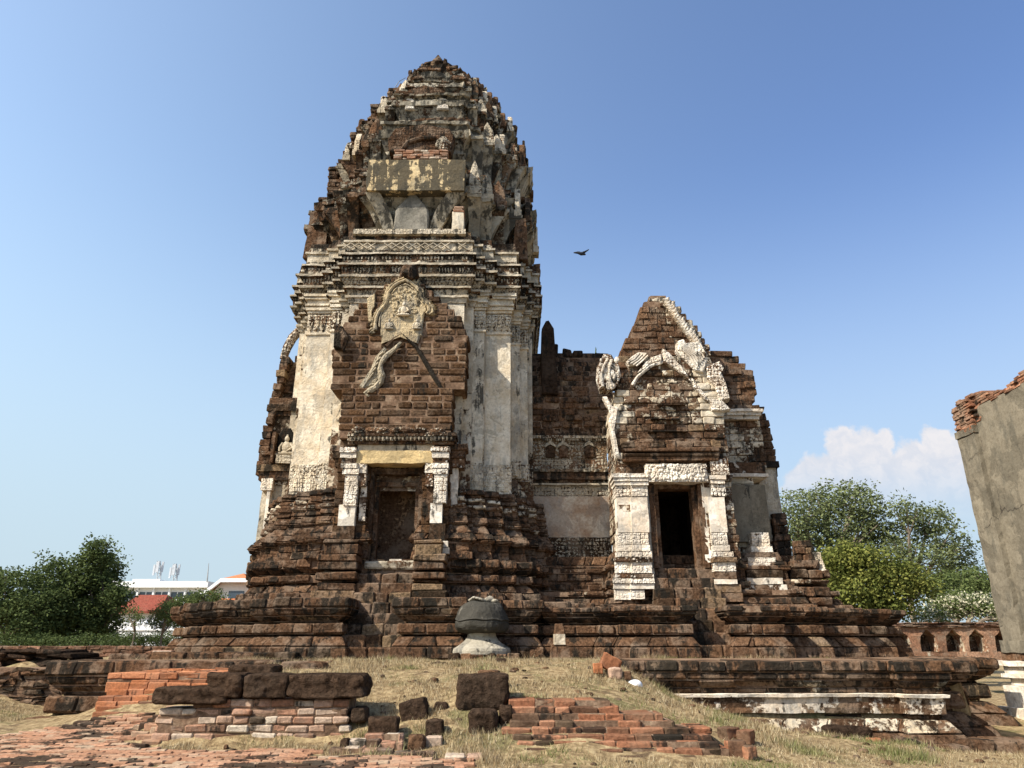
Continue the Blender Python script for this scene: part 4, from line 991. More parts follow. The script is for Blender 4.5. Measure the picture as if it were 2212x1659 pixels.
hpost([(1336, 1367, 1150, 1073, .0, 1, 0), (1336, 1368, 1176, 1151, .03, .95, 1), (1334, 1367, 1190, 1177, .06, .95, .3), (1332, 1365, 1203, 1191, .1, .85, .8), (1328, 1363, 1213, 1204, .16, .6, .6), (1329, 1367, 1238, 1214, .1, .95, 1), (1327, 1364, 1248, 1239, .18, .6, .5), (1325, 1362, 1260, 1249, .2, .85, .8), (1326, 1364, 1272, 1261, .16, .9, 0), (1328, 1364, 1296, 1273, .12, .95, .5),
       (1331, 1364, 1072, 1049, .02, .75, 1), (1328, 1363, 1048, 1040, .08, .85, .3), (1325, 1361, 1039, 1032, .12, .85, .3), (1322, 1359, 1031, 1022, .16, .85, .5)], YH + .1)
hpost([(1537, 1564, 1150, 1073, .0, .92, 0), (1539, 1570, 1176, 1151, .03, .92, 1), (1541, 1576, 1190, 1177, .08, .9, .3), (1541, 1584, 1203, 1191, .16, .85, .8), (1542, 1592, 1213, 1204, .24, .5, .6), (1545, 1588, 1234, 1214, .16, .95, 1), (1546, 1590, 1250, 1235, .2, .25, 0), (1545, 1592, 1262, 1251, .26, .72, 0), (1545, 1600, 1280, 1263, .22, .15, 0), (1544, 1604, 1300, 1281, .3, .12, 0), (1538, 1566, 1072, 1045, .02, .8, 1), (1536, 1566, 1044, 1036, .08, .9, .3), (1534, 1568, 1035, 1026, .12, .8, .3), (1537, 1572, 1025, 990, .06, .75, 1)], YH)
hpost([(1524, 1537, 1160, 1043, .0, .9, 0), (1524, 1538, 1215, 1161, .0, .75, 0), (1522, 1537, 1042, 1022, .04, .85, 1)], YH + .15)
hpost([(1396, 1402, 1150, 1040, -.1, .8, 0), (1398, 1408, 1240, 1151, -.12, .85, 0)], YH + .1)
# pointed stucco arch and flame edges of the gable
Z4 = lambda pts: [((2000 + x / 1.8433) / 1.8228, (1100 + y / 1.8433) / 1.8228) for x, y in pts]
m = MB()
pl_ = [at(x, y, YH + .02) for x, y in Z4([(905, 770), (935, 715), (985, 665), (1045, 625), (1120, 600)])]
pr_ = [at(x, y, YH + .02) for x, y in Z4([(1120, 600), (1200, 625), (1260, 675), (1310, 720), (1380, 800), (1450, 880)])]
m.tube(pl_, .055, 8, (.4, .74, .48, .6), amp=.025); m.tube(pr_, .035, 8, (.4, .6, .5, .6), amp=.025)
for (ps, G) in (([(860, 600), (900, 560), (950, 525), (1010, 530), (990, 570), (930, 620), (880, 630)], .92), ([(940, 680), (1000, 600), (1060, 560), (1115, 540), (1120, 590), (1040, 615), (980, 655)], .85), ([(1130, 590), (1120, 500), (1180, 540), (1210, 580), (1270, 640), (1310, 710), (1250, 680)], .8),
                ([(1330, 720), (1400, 790), (1450, 860), (1430, 870), (1350, 780)], .75), ([(1460, 870), (1550, 870), (1620, 940), (1560, 960), (1480, 950)], .85)):
    m.slab(poly_px(Z4(ps), YH), YH - .04, YH + .2, (.5, G, .46, 1), .03)
for i in range(4): m.tube([at(*q, YH - .05) for q in Z4([(865 + i * 22, 605 + i * 8), (915 + i * 20, 580 + i * 4), (955 + i * 20, 535 + i * 6)])], .03, 5, (.5, .9, .45, 0))
H('arch_stucco', m, M_white, hp)
def flames(name, pts, Y, s0, s1, mat, lean=1, G=.92):
    """row of overlapping leaf tongues along a gable edge"""
    m = MB(); n = len(pts); Q = [at(x, y, Y) for x, y in pts]
    for i in range(n - 1):
        for q in range(3):
            f = q / 3; p_ = Q[i].lerp(Q[i + 1], f); d = (Q[i + 1] - Q[i]).normalized(); nn = Vector((-d.z, 0, d.x)) * lean
            s_ = random.uniform(s0, s1)
            for (off, w_) in ((0, 1.), (-.05, .6)):
                b = [p_ + d * s_ * .45 * w_, p_ + d * s_ * .3 * w_ + nn * s_ * .6, p_ + nn * s_ * (1.0 if w_ == 1 else .8) - d * s_ * .35, p_ - d * s_ * .4 * w_ + nn * s_ * .5, p_ - d * s_ * .45 * w_ - nn * s_ * .2]
                ol = [(v_.x, v_.z) for v_ in b]
                ar = sum(ol[k][0] * ol[(k + 1) % 5][1] - ol[(k + 1) % 5][0] * ol[k][1] for k in range(5))
                m.slab(ol if ar > 0 else ol[::-1], Y - .1 + off, Y + .12, (random.random(), G, .46, .4), .02)
    return H(name, m, mat, hp)
flames('flame_edge', [(1436, 652), (1446, 670), (1458, 690), (1470, 705), (1484, 722), (1496, 740), (1508, 758)], YH + .72, .22, .34, M_white, lean=1)
m = MB()
for (ps, G) in (([(1230, 450), (1270, 440), (1290, 500), (1340, 540), (1390, 560), (1440, 600), (1420, 680), (1360, 670), (1310, 620), (1260, 570), (1225, 510)], .95), ([(1270, 470), (1350, 455), (1410, 480), (1430, 540), (1360, 550), (1300, 520)], .9), ([(1440, 640), (1530, 600), (1565, 640), (1550, 680), (1580, 760), (1600, 850), (1530, 870), (1500, 780), (1440, 720)], .72), ([(1520, 840), (1600, 830), (1610, 870), (1530, 890)], .9)):
    m.slab(poly_px(Z4(ps), YH + .1), YH + .0, YH + .4, (.5, G, .46, 1), .04)
for i in range(6):
    f = i / 5
    m.tube([at(*q, YH - .02) for q in Z4([(1240 + 8 * i, 455 + 3 * i), (1262 + 14 * i, 510), (1320 + 18 * i, 560 - 4 * i), (1370 + 11 * i, 640 - 14 * i)])], .032, 6, (random.random(), .9, .5, 0))
H('crest_ornament', m, M_white, hp)
m = MB()
m.slab(poly_px(Z4([(668, 790), (650, 700), (655, 600), (690, 540), (750, 552), (790, 620), (822, 700), (800, 760), (740, 800)]), YH), YH - .08, YH + .5, (.5, .64, .5, .9), .09)
for i in range(26):
    q_ = at(*Z4([(random.uniform(665, 805), random.uniform(570, 775))])[0], YH - .08); m.ellip(q_, (random.uniform(.04, .1), .05, random.uniform(.06, .16)), (random.random(), random.choice((.6, .8, .95)), .5, .5), 8, 6, .04)
for i in range(2): m.tube([at(*q, YH - .13) for q in Z4([(690 + 60 * i, 780 - 6 * i), (676 + 56 * i, 690), (700 + 40 * i, 620), (726 + 30 * i, 575 + 8 * i)])], .045, 6, (random.random(), .8, .52, .5), amp=.02)
m.slab(poly_px(Z4([(690, 850), (720, 850), (760, 920), (800, 930), (770, 1100), (810, 1300), (780, 1290), (730, 1020), (760, 960), (720, 920)]), YH + .05), YH, YH + .3, (.5, .85, .42, .6), .03)
H('serpent_head', m, M_white, hp)
# stucco bed scars across the gable
m = MB()
for (x0, x1, y) in ((1040, 1250, 1012), (1020, 1310, 1104), (1080, 1290, 905)):
    a, b = [at(*q, YH) for q in Z4([(x0, y), (x1, y)])]; m.box(a.x, b.x, YH - .03, YH + .2, a.z - .02, a.z + .02, (.2, 0, .6, 0), .01, .01)
H('ledge', m, M_lat, hp)
m = MB()
for i in range(3):
    a = at(1340, 985 - 0 * i, YH); m.box(3.5 + .0 * i, 6.5, YH - .12 - .06 * i, YH + .3, 7.22 + i * .14, 7.35 + i * .14, (None, .1, .5, 0), .03, .02)
x = 3.45
while x < 6.5:
    L_ = random.uniform(.3, .6); m.box(x + .005, x + L_, YH - .16, YH + .3, 7.62, 7.86, (None, .05, .46, 0), .035, .02); x += L_
H('lintel_course', m, M_lat, hp)
# right part of the hall, stepping back
m, k = MB(), MB()
wallblocks(m, k, 6.5, 8.0, 23.1, 26, 4.2, 7.3, h=.25, L=(.35, .7), G=.55, B=.5)
wallblocks(m, k, 6.5, interp([(7.3, 8.2), (9, 8.2), (9.6, 8.3), (9.7, 8.5), (10.9, 8.5), (11.0, 8.3), (11.3, 8.05), (11.6, 7.8), (11.8, 7.4)]), 23.3, 26, 9.5, 11.65, h=.25, L=(.35, .7), G=.22, B=.52, jit=.03, rec=.1)
wallblocks(m, k, 6.5, 8.5, 23.2, 26, 7.3, 9.5, h=.25, L=(.35, .7), G=.52, B=.54)
wallblocks(m, k, interp([(7.5, 8.6), (8.5, 8.5), (9.6, 8.75)]), interp([(7, 9.05), (8, 9.15), (9.0, 9.1), (9.6, 8.9)]), 23.9, 25, 7.2, 9.75, h=.25, L=(.3, .5), G=.25, B=.5, jit=.03)
rw = H('rear_wall', m, M_lat); H('mortar_bed', k, M_mort, rw)
m = MB()
for (za, zb, o, G, A) in ((7.0, 7.12, .1, .7, 0), (7.12, 7.5, .05, .4, 0), (9.0, 9.12, .06, .8, .3), (9.12, 9.24, .12, .85, .6), (9.24, 9.34, .18, .8, .3), (9.34, 9.5, .1, .4, .4)): m.ebox(6.6, 8.35 + o, 23.1 - o, 24.5, za, zb - .004, (random.random(), G, .52, A), .18, .018)
H('cornice', m, M_white, rw)
m = MB(); a = at(1577, 1170, 22.9); b = at(1652, 1047, 22.9); m.ebox(a.x, b.x, 22.9, 23.3, a.z, b.z, (.5, .8, .56, 0), .2, .014); H('plaster_panel', m, M_wallp, rw)
m = MB(); a = at(1654, 1165, 23.8); b = at(1676, 1010, 23.8)
m.ebox(a.x, b.x, 23.8, 24.4, a.z, b.z, (.5, .85, .46, .2), .18, .02); m.ebox(a.x - .02, b.x + .08, 23.7, 24.4, b.z, b.z + .22, (.2, .2, .7, 0), .18, .03); m.ebox(a.x - .05, b.x + .12, 23.7, 24.4, a.z - .35, a.z, (.4, .6, .5, .6), .18, .03)
H('pilaster', m, M_grey, rw)
m = MB()
for (x0, x1, yb, yt, Y, G, A) in ((1626, 1660, 1180, 1150, 22.6, .85, 1), (1624, 1668, 1192, 1180, 22.5, .9, .4), (1620, 1672, 1203, 1192, 22.4, .5, .5), (1618, 1676, 1230, 1204, 22.3, .9, .6), (1614, 1690, 1246, 1231, 22.2, .4, .2), (1615, 1690, 1262, 1248, 22.1, .6, 0), (1612, 1700, 1285, 1263, 22.0, .5, 0)):
    a = at(x0, yb, Y); b = at(x1, yt, Y); m.ebox(a.x, b.x, Y, Y + .9, a.z + .002, b.z - .004, (random.random(), G, .48, A), .12, .016)
H('carved_base', m, M_white, rw)
# right hand stepped base with broken blocks
m = MB()
for (x0, x1, yb, yt, Y, G) in ((1705, 1800, 1308, 1290, 21.9, .1), (1700, 1795, 1288, 1266, 22.1, .35), (1700, 1790, 1262, 1250, 22.3, .5), (1710, 1795, 1248, 1230, 22.3, .1), (1715, 1770, 1228, 1210, 22.6, .3)):
    a = at(x0, yb, Y); b = at(x1, yt, Y); x = a.x
    while x < b.x - .1:
        L_ = min(random.uniform(.4, .8), b.x - x); m.box(x + .004, x + L_, Y + random.gauss(0, .02), Y + 2, a.z, b.z - .006, (None, G, .5, 0), .035, .018); x += L_
H('broken_base', m, M_lat, rw)
m = MB()
a = at(1722, 1212, 22.8); b = at(1756, 1166, 22.8); wallblocks(m, None, lambda z: a.x + (z - a.z) * .12, lambda z: b.x - (z - a.z) * .1, 22.8, 23.3, a.z, b.z, h=.22, L=(.3, .5), G=.05, B=.5, jit=.03)
a = at(1684, 1250, 23.6); b = at(1704, 1105, 23.6); wallblocks(m, None, lambda z: a.x, lambda z: b.x - (z - a.z) * .05, 23.6, 24.4, a.z, b.z, h=.25, L=(.3, .5), G=.0, B=.6, jit=.04)
m.ebox(*[at(1760, 1240, 22.7).x, at(1788, 1240, 22.7).x, 22.7, 23.3, at(1770, 1235, 22.7).z, at(1770, 1192, 22.7).z], (.5, .75, .5, .5), .12, .05, taper=.4)
H('broken_stele', m, M_lat, rw)
m = MB()
for (px, py) in ((1620, 893), (1615, 890), (1624, 896), (1286, 757)):
    p_ = at(px, py, 23.2)
    for q in range(4): m.tube([p_ + Vector((random.uniform(-.03, .03), 0, -.1)), p_ + Vector((random.uniform(-.08, .08), random.uniform(-.05, .05), .12))], [.015, .003], 4, (.3, 1, .5, 0))
H('weed', m, M_grass, rw)

# ================================================================== ground
CP = []
FINE = [(-9.3, 15.0, .42), (-8.5, 14.9, .42), (-10, 15.3, .42), (-10, 16.5, .42), (-10.5, 18, .45), (-11.5, 20, .5), (-7.5, 13.2, .43), (-6.3, 12.9, .43), (-8.5, 13.8, .42), (-9.7, 15.9, .42), (-8.6, 16.3, 1.40), (-7.5, 16.3, 1.42), (-6.5, 16.5, 1.42), (-5.4, 14.9, 1.22), (-7.2, 14.4, .9), (-9, 17.6, 1.42),
   (4.5, 15.15, .36), (5.5, 15.1, .10), (6.5, 15.0, -.06), (7.5, 14.9, -.14), (8.5, 15.5, -.18), (9.5, 16, -.2), (10.5, 16.5, -.16), (7, 14.2, -.02), (8.5, 14, -.08), (10, 14.5, -.1), (10.6, 18, -.1), (12.5, 18.5, -.1), (3.2, 15.15, .78), (4.5, 16, 1.4), (6.5, 16, 1.4), (8, 16.2, 1.4), (9.2, 17.2, 1.4),
   (-5.1, 11.38, .42), (-4.4, 11.38, .42), (-3.6, 11.38, .43), (-2.8, 11.38, .44), (-2.2, 11.3, .5), (-4.4, 10.9, .42), (-3.4, 10.9, .42), (-2.4, 10.9, .43), (-5.0, 12.05, .86), (-4.3, 12.05, .96), (-3.4, 12.05, .97), (-2.7, 12.05, .93), (-5.9, 12.2, .5), (-5.6, 13.2, .6),
   (.3, 11.2, .72), (1.1, 11.2, .74), (1.9, 11.15, .6), (.3, 10.7, .5), (1.2, 10.7, .5), (2.2, 10.7, .44), (.6, 10.2, .38), (1.6, 10.2, .36), (2.6, 10.3, .34), (3.0, 10.9, .40), (.4, 11.75, .96), (1.2, 11.75, .93), (-.6, 11.3, .66), (-.7, 10.8, .52), (-1.4, 10.9, .5), (-1., 10.4, .43)]
def cpz(lst): CP.extend(lst)
cpz([(-14, 13, .35), (-10.5, 14.6, .40), (-9.8, 13, .42), (-7, 12.5, .44), (-5, 10.8, .43), (-3, 10.7, .43), (-6, 9.5, .42), (-2, 9.5, .42), (1, 9.3, .38), (3.5, 9.5, .30), (6, 10, .15), (8, 12, .02), (9.5, 14, .0), (12, 13, .0), (14, 16, .0),
     (-5.1, 12.2, .95), (-4, 12.4, 1.1), (-2.6, 12.2, .95), (-2.2, 11.5, .62), (-1.9, 10.8, .48), (-1, 11.2, .68), (-.5, 11.8, .95), (0.2, 12.1, 1.02), (1.4, 12.0, .92), (2.3, 11.8, .72), (3.2, 11.2, .44), (4.5, 11.5, .3),
     (-1, 13.5, 1.18), (1, 13.5, 1.15), (2.2, 13.5, .98), (3.2, 13.3, .70), (4.2, 13.5, .48), (5.5, 13.5, .3), (7, 14, .12),
     (-4.5, 14, 1.3), (-3, 14, 1.32), (-1, 15.5, 1.4), (1, 15.5, 1.4), (2.2, 15.2, 1.32), (2.9, 15.1, .95), (3.6, 15.1, .62), (4.4, 15.1, .40), (5.6, 15.1, .16), (7, 15.1, -.04), (8.2, 14.8, -.1),
     (-8.8, 17, 1.44), (-5, 15.5, 1.42), (-2, 17.5, 1.48), (1, 17.5, 1.48), (2.2, 17, 1.47), (-9, 19.5, 1.48), (-12, 19.5, 1.46), (-4, 19, 1.49), (0, 19, 1.49), (3, 19, 1.49), (5, 17, 1.45), (5, 19, 1.48), (9, 18, 1.45), (11, 21, 1.42), (-6, 22, 1.47), (0, 22, 1.47), (6, 22, 1.47), (11, 24, 1.46), (-12, 24, 1.45), (-14, 27, 1.4), (0, 30, 1.4), (12, 28, 1.4),
     (-13, 15.6, .42), (-15, 18, .5), (-16, 22, .8), (14.5, 19, .1), (16, 24, .3)])
cpz(FINE); cpz([(x_, 17.3, 1.44) for x_ in (-4.5, -3, -1.5, 0, 1.5, 2.1)]); cpz([(2.2, 16.5, 1.45), (2.1, 15.6, 1.40), (-4.7, 15.9, 1.42), (-4.6, 14.6, 1.33)])
_cp = np.array([c[:2] for c in CP]); _cz = np.array([c[2] for c in CP])
def _inside(x, y): return ((x > 2.35) & (x < 8.45) & (y > 15.75)) | ((x > 8.4) & (x < 9.8) & (y > 16.8)) | ((x > 9.7) & (x < 11.7) & (y > 19.6)) | ((x > -9.1) & (x < -4.95) & (y > 15.8)) | ((x > -8.9) & (x < 2.35) & (y > 17.4)) | ((x > -13) & (x < 11.7) & (y > 20.8))
_o = ~_inside(_cp[:, 0], _cp[:, 1]); _cp, _cz = _cp[_o], _cz[_o]
_dd = np.sqrt(((_cp[:, None] - _cp[None]) ** 2).sum(-1) + .02)
_wt = np.linalg.solve(np.block([[_dd - np.eye(len(_cp)) * .01, np.ones((len(_cp), 1))], [np.ones((1, len(_cp))), np.zeros((1, 1))]]), np.append(_cz, 0))
def gz_arr(X, Y):
    q = np.stack([X, Y], -1)
    d = np.sqrt(((q[..., None, :] - _cp) ** 2).sum(-1) + .02)
    z = np.clip(d @ _wt[:-1] + _wt[-1], -.3, 1.50)
    return np.where(_inside(X, Y), np.maximum(z, 1.43), z)
def gz(x, y): return float(gz_arr(np.array([x]), np.array([y]))[0])
m = MB()
xs = np.concatenate([np.linspace(-15, -9, 20)[:-1], np.linspace(-9, 7, 150), np.linspace(7, 15, 30)[1:]]); ys = np.concatenate([np.linspace(8, 16, 80)[:-1], np.linspace(16, 30, 50)])
XX, YY = np.meshgrid(xs, ys); ZZ = gz_arr(XX, YY)
rows = [[Vector((XX[j, i], YY[j, i], ZZ[j, i] + noise.noise((XX[j, i] * 1.6, YY[j, i] * 1.6, 0)) * .035 + noise.noise((XX[j, i] * 5, YY[j, i] * 5, 3)) * .015)) for i in range(len(xs))] for j in range(len(ys))]
m.grid(rows); struct(m.build('grass_mound', M_ground, smooth=True))
m = MB()
xs = np.linspace(-900, 900, 61); ys = np.concatenate([np.linspace(-40, 120, 41), np.linspace(160, 1600, 19)])
m.grid([[Vector((x, y, -.32)) for x in xs] for y in ys]); struct(m.build('ground', M_ground))

# ================================================================== stone terraces in front
terr = thing('stone_terrace', 'long low stone terrace with patchy white stucco band below the hall', 'terrace', (6, 16, 0))
polyT = [(2.3, 15.75), (7.9, 15.75), (7.9, 15.45), (8.45, 15.45), (8.45, 22), (2.3, 22)]
m, k = MB(), MB()
courses(m, k, polyT, [(-.42, -.12, .50, .48, .2, .48), (-.12, .16, .46, .30, .30, .48), (.165, .40, .28, .12, .46, .46), (.40, .50, .02, .02, .3, .6), (.50, .86, .06, .06, .2, .5), (.86, .98, .12, .14, .36, .58), (.98, 1.12, .15, .24, .40, .58), (1.125, 1.27, .27, .27, .25, .56), (1.275, 1.49, .33, .31, .14, .60)], L=(.6, 1.3), ch=.03, jit=.009, rec=.03, depth=.6)
k.raw([(x, y, 1.47) for x, y in rect_off(polyT, .1)], [list(range(len(polyT)))], (.3, 0, .6, 0))
mb_ = MB(); loft(mb_, polyT, [(.50, .10, .47, .5, 0), (.6, .105, .50, .47, 0), (.7, .11, .51, .46, 0), (.79, .12, .53, .45, 0), (.80, .18, .62, .46, 0), (.855, .19, .64, .46, 0), (.865, .10, .5, .5, 0)], seg=.15, amp=.012, cap=False); mb_.build('stucco_band', M_white, terr)
p = m.build('terrace_wall', M_lat, terr); k.build('mortar_bed', M_mort, p)
polyT2 = [(8.4, 16.35), (9.3, 16.35), (9.3, 17.0), (9.75, 17.0), (9.75, 19.5), (11.8, 19.5), (11.8, 24), (8.4, 24)]
m, k = MB(), MB()
courses(m, k, polyT2, [(-.45, -.1, .62, .60, .05, .5), (-.1, .2, .58, .42, .15, .5), (.2, .48, .40, .12, .36, .5), (.48, .55, .0, .0, .2, .6), (.55, .88, .2, .16, .26, .48), (.88, .96, .0, .0, .1, .6), (.96, 1.08, .04, .24, 0, .6), (1.08, 1.22, .28, .34, 0, .62), (1.21, 1.49, .42, .40, .06, .58)], L=(.45, 1.), ch=.05, jit=.016, rec=.05, depth=.6)
k.raw([(x, y, 1.47) for x, y in rect_off(polyT2, .1)], [list(range(len(polyT2)))], (.3, 0, .6, 0))
p = m.build('terrace_corner', M_lat, terr); k.build('mortar_bed', M_mort, p)
m = MB()
for (x0, x1, y0, y1, Y, d) in ((2006, 2100, 1613, 1640, 14.3, .5), (2068, 2150, 1600, 1622, 14.9, .6), (2150, 2250, 1600, 1620, 14.95, .6)):
    a = at(x0, y1, Y); b = at(x1, y0, Y); m.box(a.x, b.x, Y, Y + d, a.z - .1, b.z, (None, .12, .5, 0), .04, .015)
m.build('base_slab', M_lat, terr)

lterr = thing('corner_terrace', 'low brown stone terrace corner with moulded edge at the left', 'terrace', (-8, 17, .4))
polyL = [(-9.2, 15.7), (-4.9, 15.7), (-4.9, 17.2), (-9.2, 17.2)]
pl_prof = [(.15, .45, .42, .40, .05, .5), (.45, .52, .0, .0, .3, .5), (.52, .82, .18, .16, .1, .48), (.82, .9, -.02, -.02, .3, .5), (.9, 1.02, .02, .14, 0, .55), (1.02, 1.2, .16, .2, 0, .55), (1.2, 1.49, .26, .24, .04, .56)]
m, k = MB(), MB(); courses(m, k, polyL, pl_prof, L=(.6, 1.3), ch=.04, jit=.014, rec=.04, depth=.6)
p = m.build('terrace_wall', M_lat, lterr); k.build('mortar_bed', M_mort, p)
m = MB(); x = -9.9
while x < -5.5:
    L_ = random.uniform(.6, 1.1); m.box(x, x + L_ - .01, 18.6 + random.gauss(0, .02), 19.2, 1.3, 1.62 + random.gauss(0, .015), (None, .05, .55, 0), .04, .015); x += L_
m.build('kerb_stones', M_lat, lterr)

# orange brick steps at the left
def bricks(name, rows, mat, label, cat, h, L, loc, G=0., B=.4, depth=.5, ch=.012, jit=.012):
    """rows: (x0,x1,Yfront,z0,z1)"""
    m = MB(); k = MB()
    for (x0, x1, Y, z0, z1) in rows:
        k.box(x0 + .02, x1 - .02, Y + .022, Y + depth - .02, z0 - .01, z1 - .012, (.5, 0, .5, 0), 0, 0)
        n = max(1, int(round((z1 - z0) / h)))
        for i in range(n):
            za = z0 + (z1 - z0) * i / n; zb = z0 + (z1 - z0) * (i + 1) / n
            x = x0 + random.uniform(-.03, .03)
            while x < x1 - .04:
                L_ = min(random.uniform(*L), x1 - x)
                y = Y + random.gauss(0, jit)
                m.box(x + .005, x + L_ - .003, y, y + depth, za + .004, zb - random.uniform(.003, .008), (None, G, B + random.uniform(-.22, .24), 0), ch, .006); x += L_
    r = thing(name, label, cat, loc)
    m.build('brick_courses', mat, r); k.build('mortar_bed', M_mort, r)
    return r
rw_ = []
for (pxl, pxr, yb, yt, Y) in ((190, 440, 1562, 1549, 13.55), (197, 445, 1549, 1537, 13.72), (206, 450, 1537, 1526, 13.9), (206, 450, 1526, 1515, 13.98), (210, 452, 1515, 1503, 14.06), (226, 460, 1503, 1489, 14.38), (227, 462, 1489, 1474, 14.42), (228, 465, 1474, 1453, 14.46)):
    a = at(pxl, yb, Y); b = at(pxr, yt, Y); rw_.append((a.x, b.x, Y, a.z - .06, b.z))
bst = bricks('brick_stairway', rw_, M_brick, 'bright orange brick steps against the left terrace corner', 'steps', .14, (.25, .5), (-6.5, 14, .4), B=.38, depth=1.2)
m = MB()
for j in range(22):
    Y = 14.5 + j * .15; zz = 1.28 + j * .0085
    x = -7.55 + j * .045 + random.uniform(0, .2)
    while x < -5.0 + j * .04:
        L_ = random.uniform(.28, .34); m.box(x, x + L_ - .012, Y, Y + .142, zz - .12, zz + random.gauss(0, .008), (None, 0, random.uniform(.25, .75), 0), .01, .006); x += L_
m.build('brick_landing', M_brick, bst)

# low wall of mixed brick with laterite blocks on top
rw_ = [(-5.28, -2.38, 11.5, .36, .96)]
lw = bricks('low_brick_wall', [(-5.30, -2.40, 11.5, .33, .45), (-5.27, -2.38, 11.5, .45, .565), (-5.22, -2.36, 11.5, .565, .68), (-5.24, -2.4, 11.5, .68, .795), (-5.2, -2.42, 11.5, .795, .90), (-4.72, -2.4, 11.52, .90, 1.02)], M_mix, 'low wall of mixed pink and grey bricks capped with dark blocks', 'wall', .125, (.18, .36), (-3.8, 11.7, .4), B=.52, depth=.55, ch=.02, jit=.014)

def rock(px0, px1, py0, py1, Y, label, name='laterite_block', cat='stone block', mat=M_dark, depth=None, sh=.7, rot=0., amp=.05, G=0., tilt=0., group=None, sink=.06, B=.45):
    a = at(px0, py1, Y); b = at(px1, py0, Y); w_ = (b.x - a.x) / 2; h_ = (b.z - a.z + sink) / 2; d_ = (depth or max(.16, w_ * 1.1)) / 2
    c = Vector(((a.x + b.x) / 2, Y + d_, a.z - sink + h_)); n = 14
    m = MB(); off = Vector((random.random() * 50,) * 3)
    rot_ = Euler((0, tilt, rot)).to_matrix()
    for ax in range(3):
        b_, e_ = ((1, 2), (2, 0), (0, 1))[ax]
        for s_ in (-1, 1):
            rows = []
            for j in range(n + 1):
                r = []
                for i in range(n + 1):
                    p_ = Vector((0, 0, 0)); p_[ax] = s_; p_[b_] = -1 + 2 * i / n; p_[e_] = -1 + 2 * j / n
                    # superellipsoid: between a box and a ball
                    q = sum(abs(p_[t_]) ** (4 / sh) for t_ in range(3)) ** (sh / 4)
                    p_ = p_ / q
                    p_ = p_ + noise.noise_vector(p_ * 1.1 + off) * .10; wp_ = Vector((p_.x * w_, p_.y * d_, p_.z * h_)) * 5; p_ = p_ + noise.noise_vector(wp_ + off) * amp * 1.3 + noise.noise_vector(wp_ * 2.6 + off) * amp * 1.2
                    p_ = rot_ @ Vector((p_.x * w_, p_.y * d_, p_.z * h_)); r.append(c + p_)
                rows.append(r if s_ > 0 else r[::-1])
            m.grid(rows, (random.uniform(.2, .8), G, B, 0))
    r = thing(name, label, cat, (c.x, c.y, c.z - h_), group)
    o = m.build(name, mat, None)
    # a single-mesh thing: the mesh itself is the top-level object
    bpy.data.objects.remove(r); 
    me = o.data; V = np.zeros(len(me.vertices) * 3); me.vertices.foreach_get('co', V); V = V.reshape(-1, 3) - np.array((c.x, c.y, c.z - h_)); me.vertices.foreach_set('co', V.ravel())
    o.location = (c.x, c.y, c.z - h_); tag(o, label, cat, group or {'laterite_block': 'dark laterite blocks lying in the foreground', 'fallen_brick': 'loose bricks in the grass', 'fallen_stone': 'loose stones in the grass'}.get(name))
    return o
rock(324, 492, 1484, 1514, 11.40, 'long dark rough block on the lower left end of the mixed brick wall', depth=.5, sh=.55)
rock(438, 524, 1455, 1499, 11.42, 'dark pitted block leftmost of the three on the brick wall', depth=.55, sh=.3)
rock(521, 623, 1456, 1499, 11.42, 'dark pitted block in the middle of the three on the brick wall', depth=.55, sh=.3)
rock(620, 789, 1456, 1499, 11.42, 'longest dark pitted block at the right end of the brick wall', depth=.55, sh=.3)
rock(488, 597, 1436, 1458, 13.2, 'flat dark stone lying in grass behind the brick wall', depth=.5, sh=.6)
rock(600, 698, 1429, 1447, 14.2, 'flat brown slab half buried near the tower stairs', depth=.6, sh=.8, mat=M_lat)
rock(985, 1097, 1457, 1524, 11.6, 'largest dark laterite block standing alone on the grassy mound', depth=.55, sh=.35)
rock(1032, 1079, 1448, 1463, 12.6, 'thin grassy slab just behind the largest laterite block', depth=.4, sh=.6, mat=M_lat)
rock(1012, 1074, 1533, 1577, 11.05, 'round dark block under the largest laterite block', depth=.4, sh=.7)
rock(1078, 1106, 1524, 1570, 11.25, 'narrow upright dark stone at the left end of the red brick steps', depth=.3, sh=.6)
rock(862, 924, 1512, 1558, 11.5, 'tilted dark block in the grass left of the largest block', depth=.3, sh=.4, tilt=-.25)
rock(936, 968, 1517, 1547, 11.7, 'small black rock with pale top in the grass', depth=.2, sh=.8)
rock(791, 860, 1549, 1582, 10.95, 'dark oblong block at the right foot of the brick wall', depth=.3, sh=.5)
rock(918, 957, 1556, 1588, 10.95, 'squat dark rock in the grass below the largest block', depth=.25, sh=.5)
rock(756, 792, 1528, 1553, 11.5, 'mossy brown rock touching the right end of the brick wall', depth=.3, sh=.8)
rock(879, 917, 1587, 1621, 10.55, 'pointed brown stone among bricks near the bottom edge', depth=.2, sh=.9, mat=M_lat)
rock(732, 752, 1596, 1622, 10.5, 'small black stone above the fallen brick row', depth=.2, sh=.8)
rock(926, 968, 1431, 1445, 15.5, 'thin dark stone in the grass before the tower plinth', depth=.3, sh=.7)
rock(1071, 1094, 1422, 1434, 16.2, 'small dark brick lying in the grass before the stupa', depth=.2, sh=.4)
rock(1300, 1341, 1417, 1443, 14.6, 'tilted orange brick slab at the left end of the stone terrace', depth=.3, sh=.35, mat=M_brick, tilt=.5, name='fallen_brick', cat='brick')
rock(1283, 1302, 1432, 1448, 14.4, 'small red brick in the grass beside the tilted brick slab', depth=.2, sh=.4, mat=M_brick, name='fallen_brick', cat='brick')
rock(1316, 1345, 1442, 1461, 14.3, 'pale grey rounded stone beside the white bag', depth=.25, sh=.8, mat=M_mix, name='fallen_stone', cat='stone')
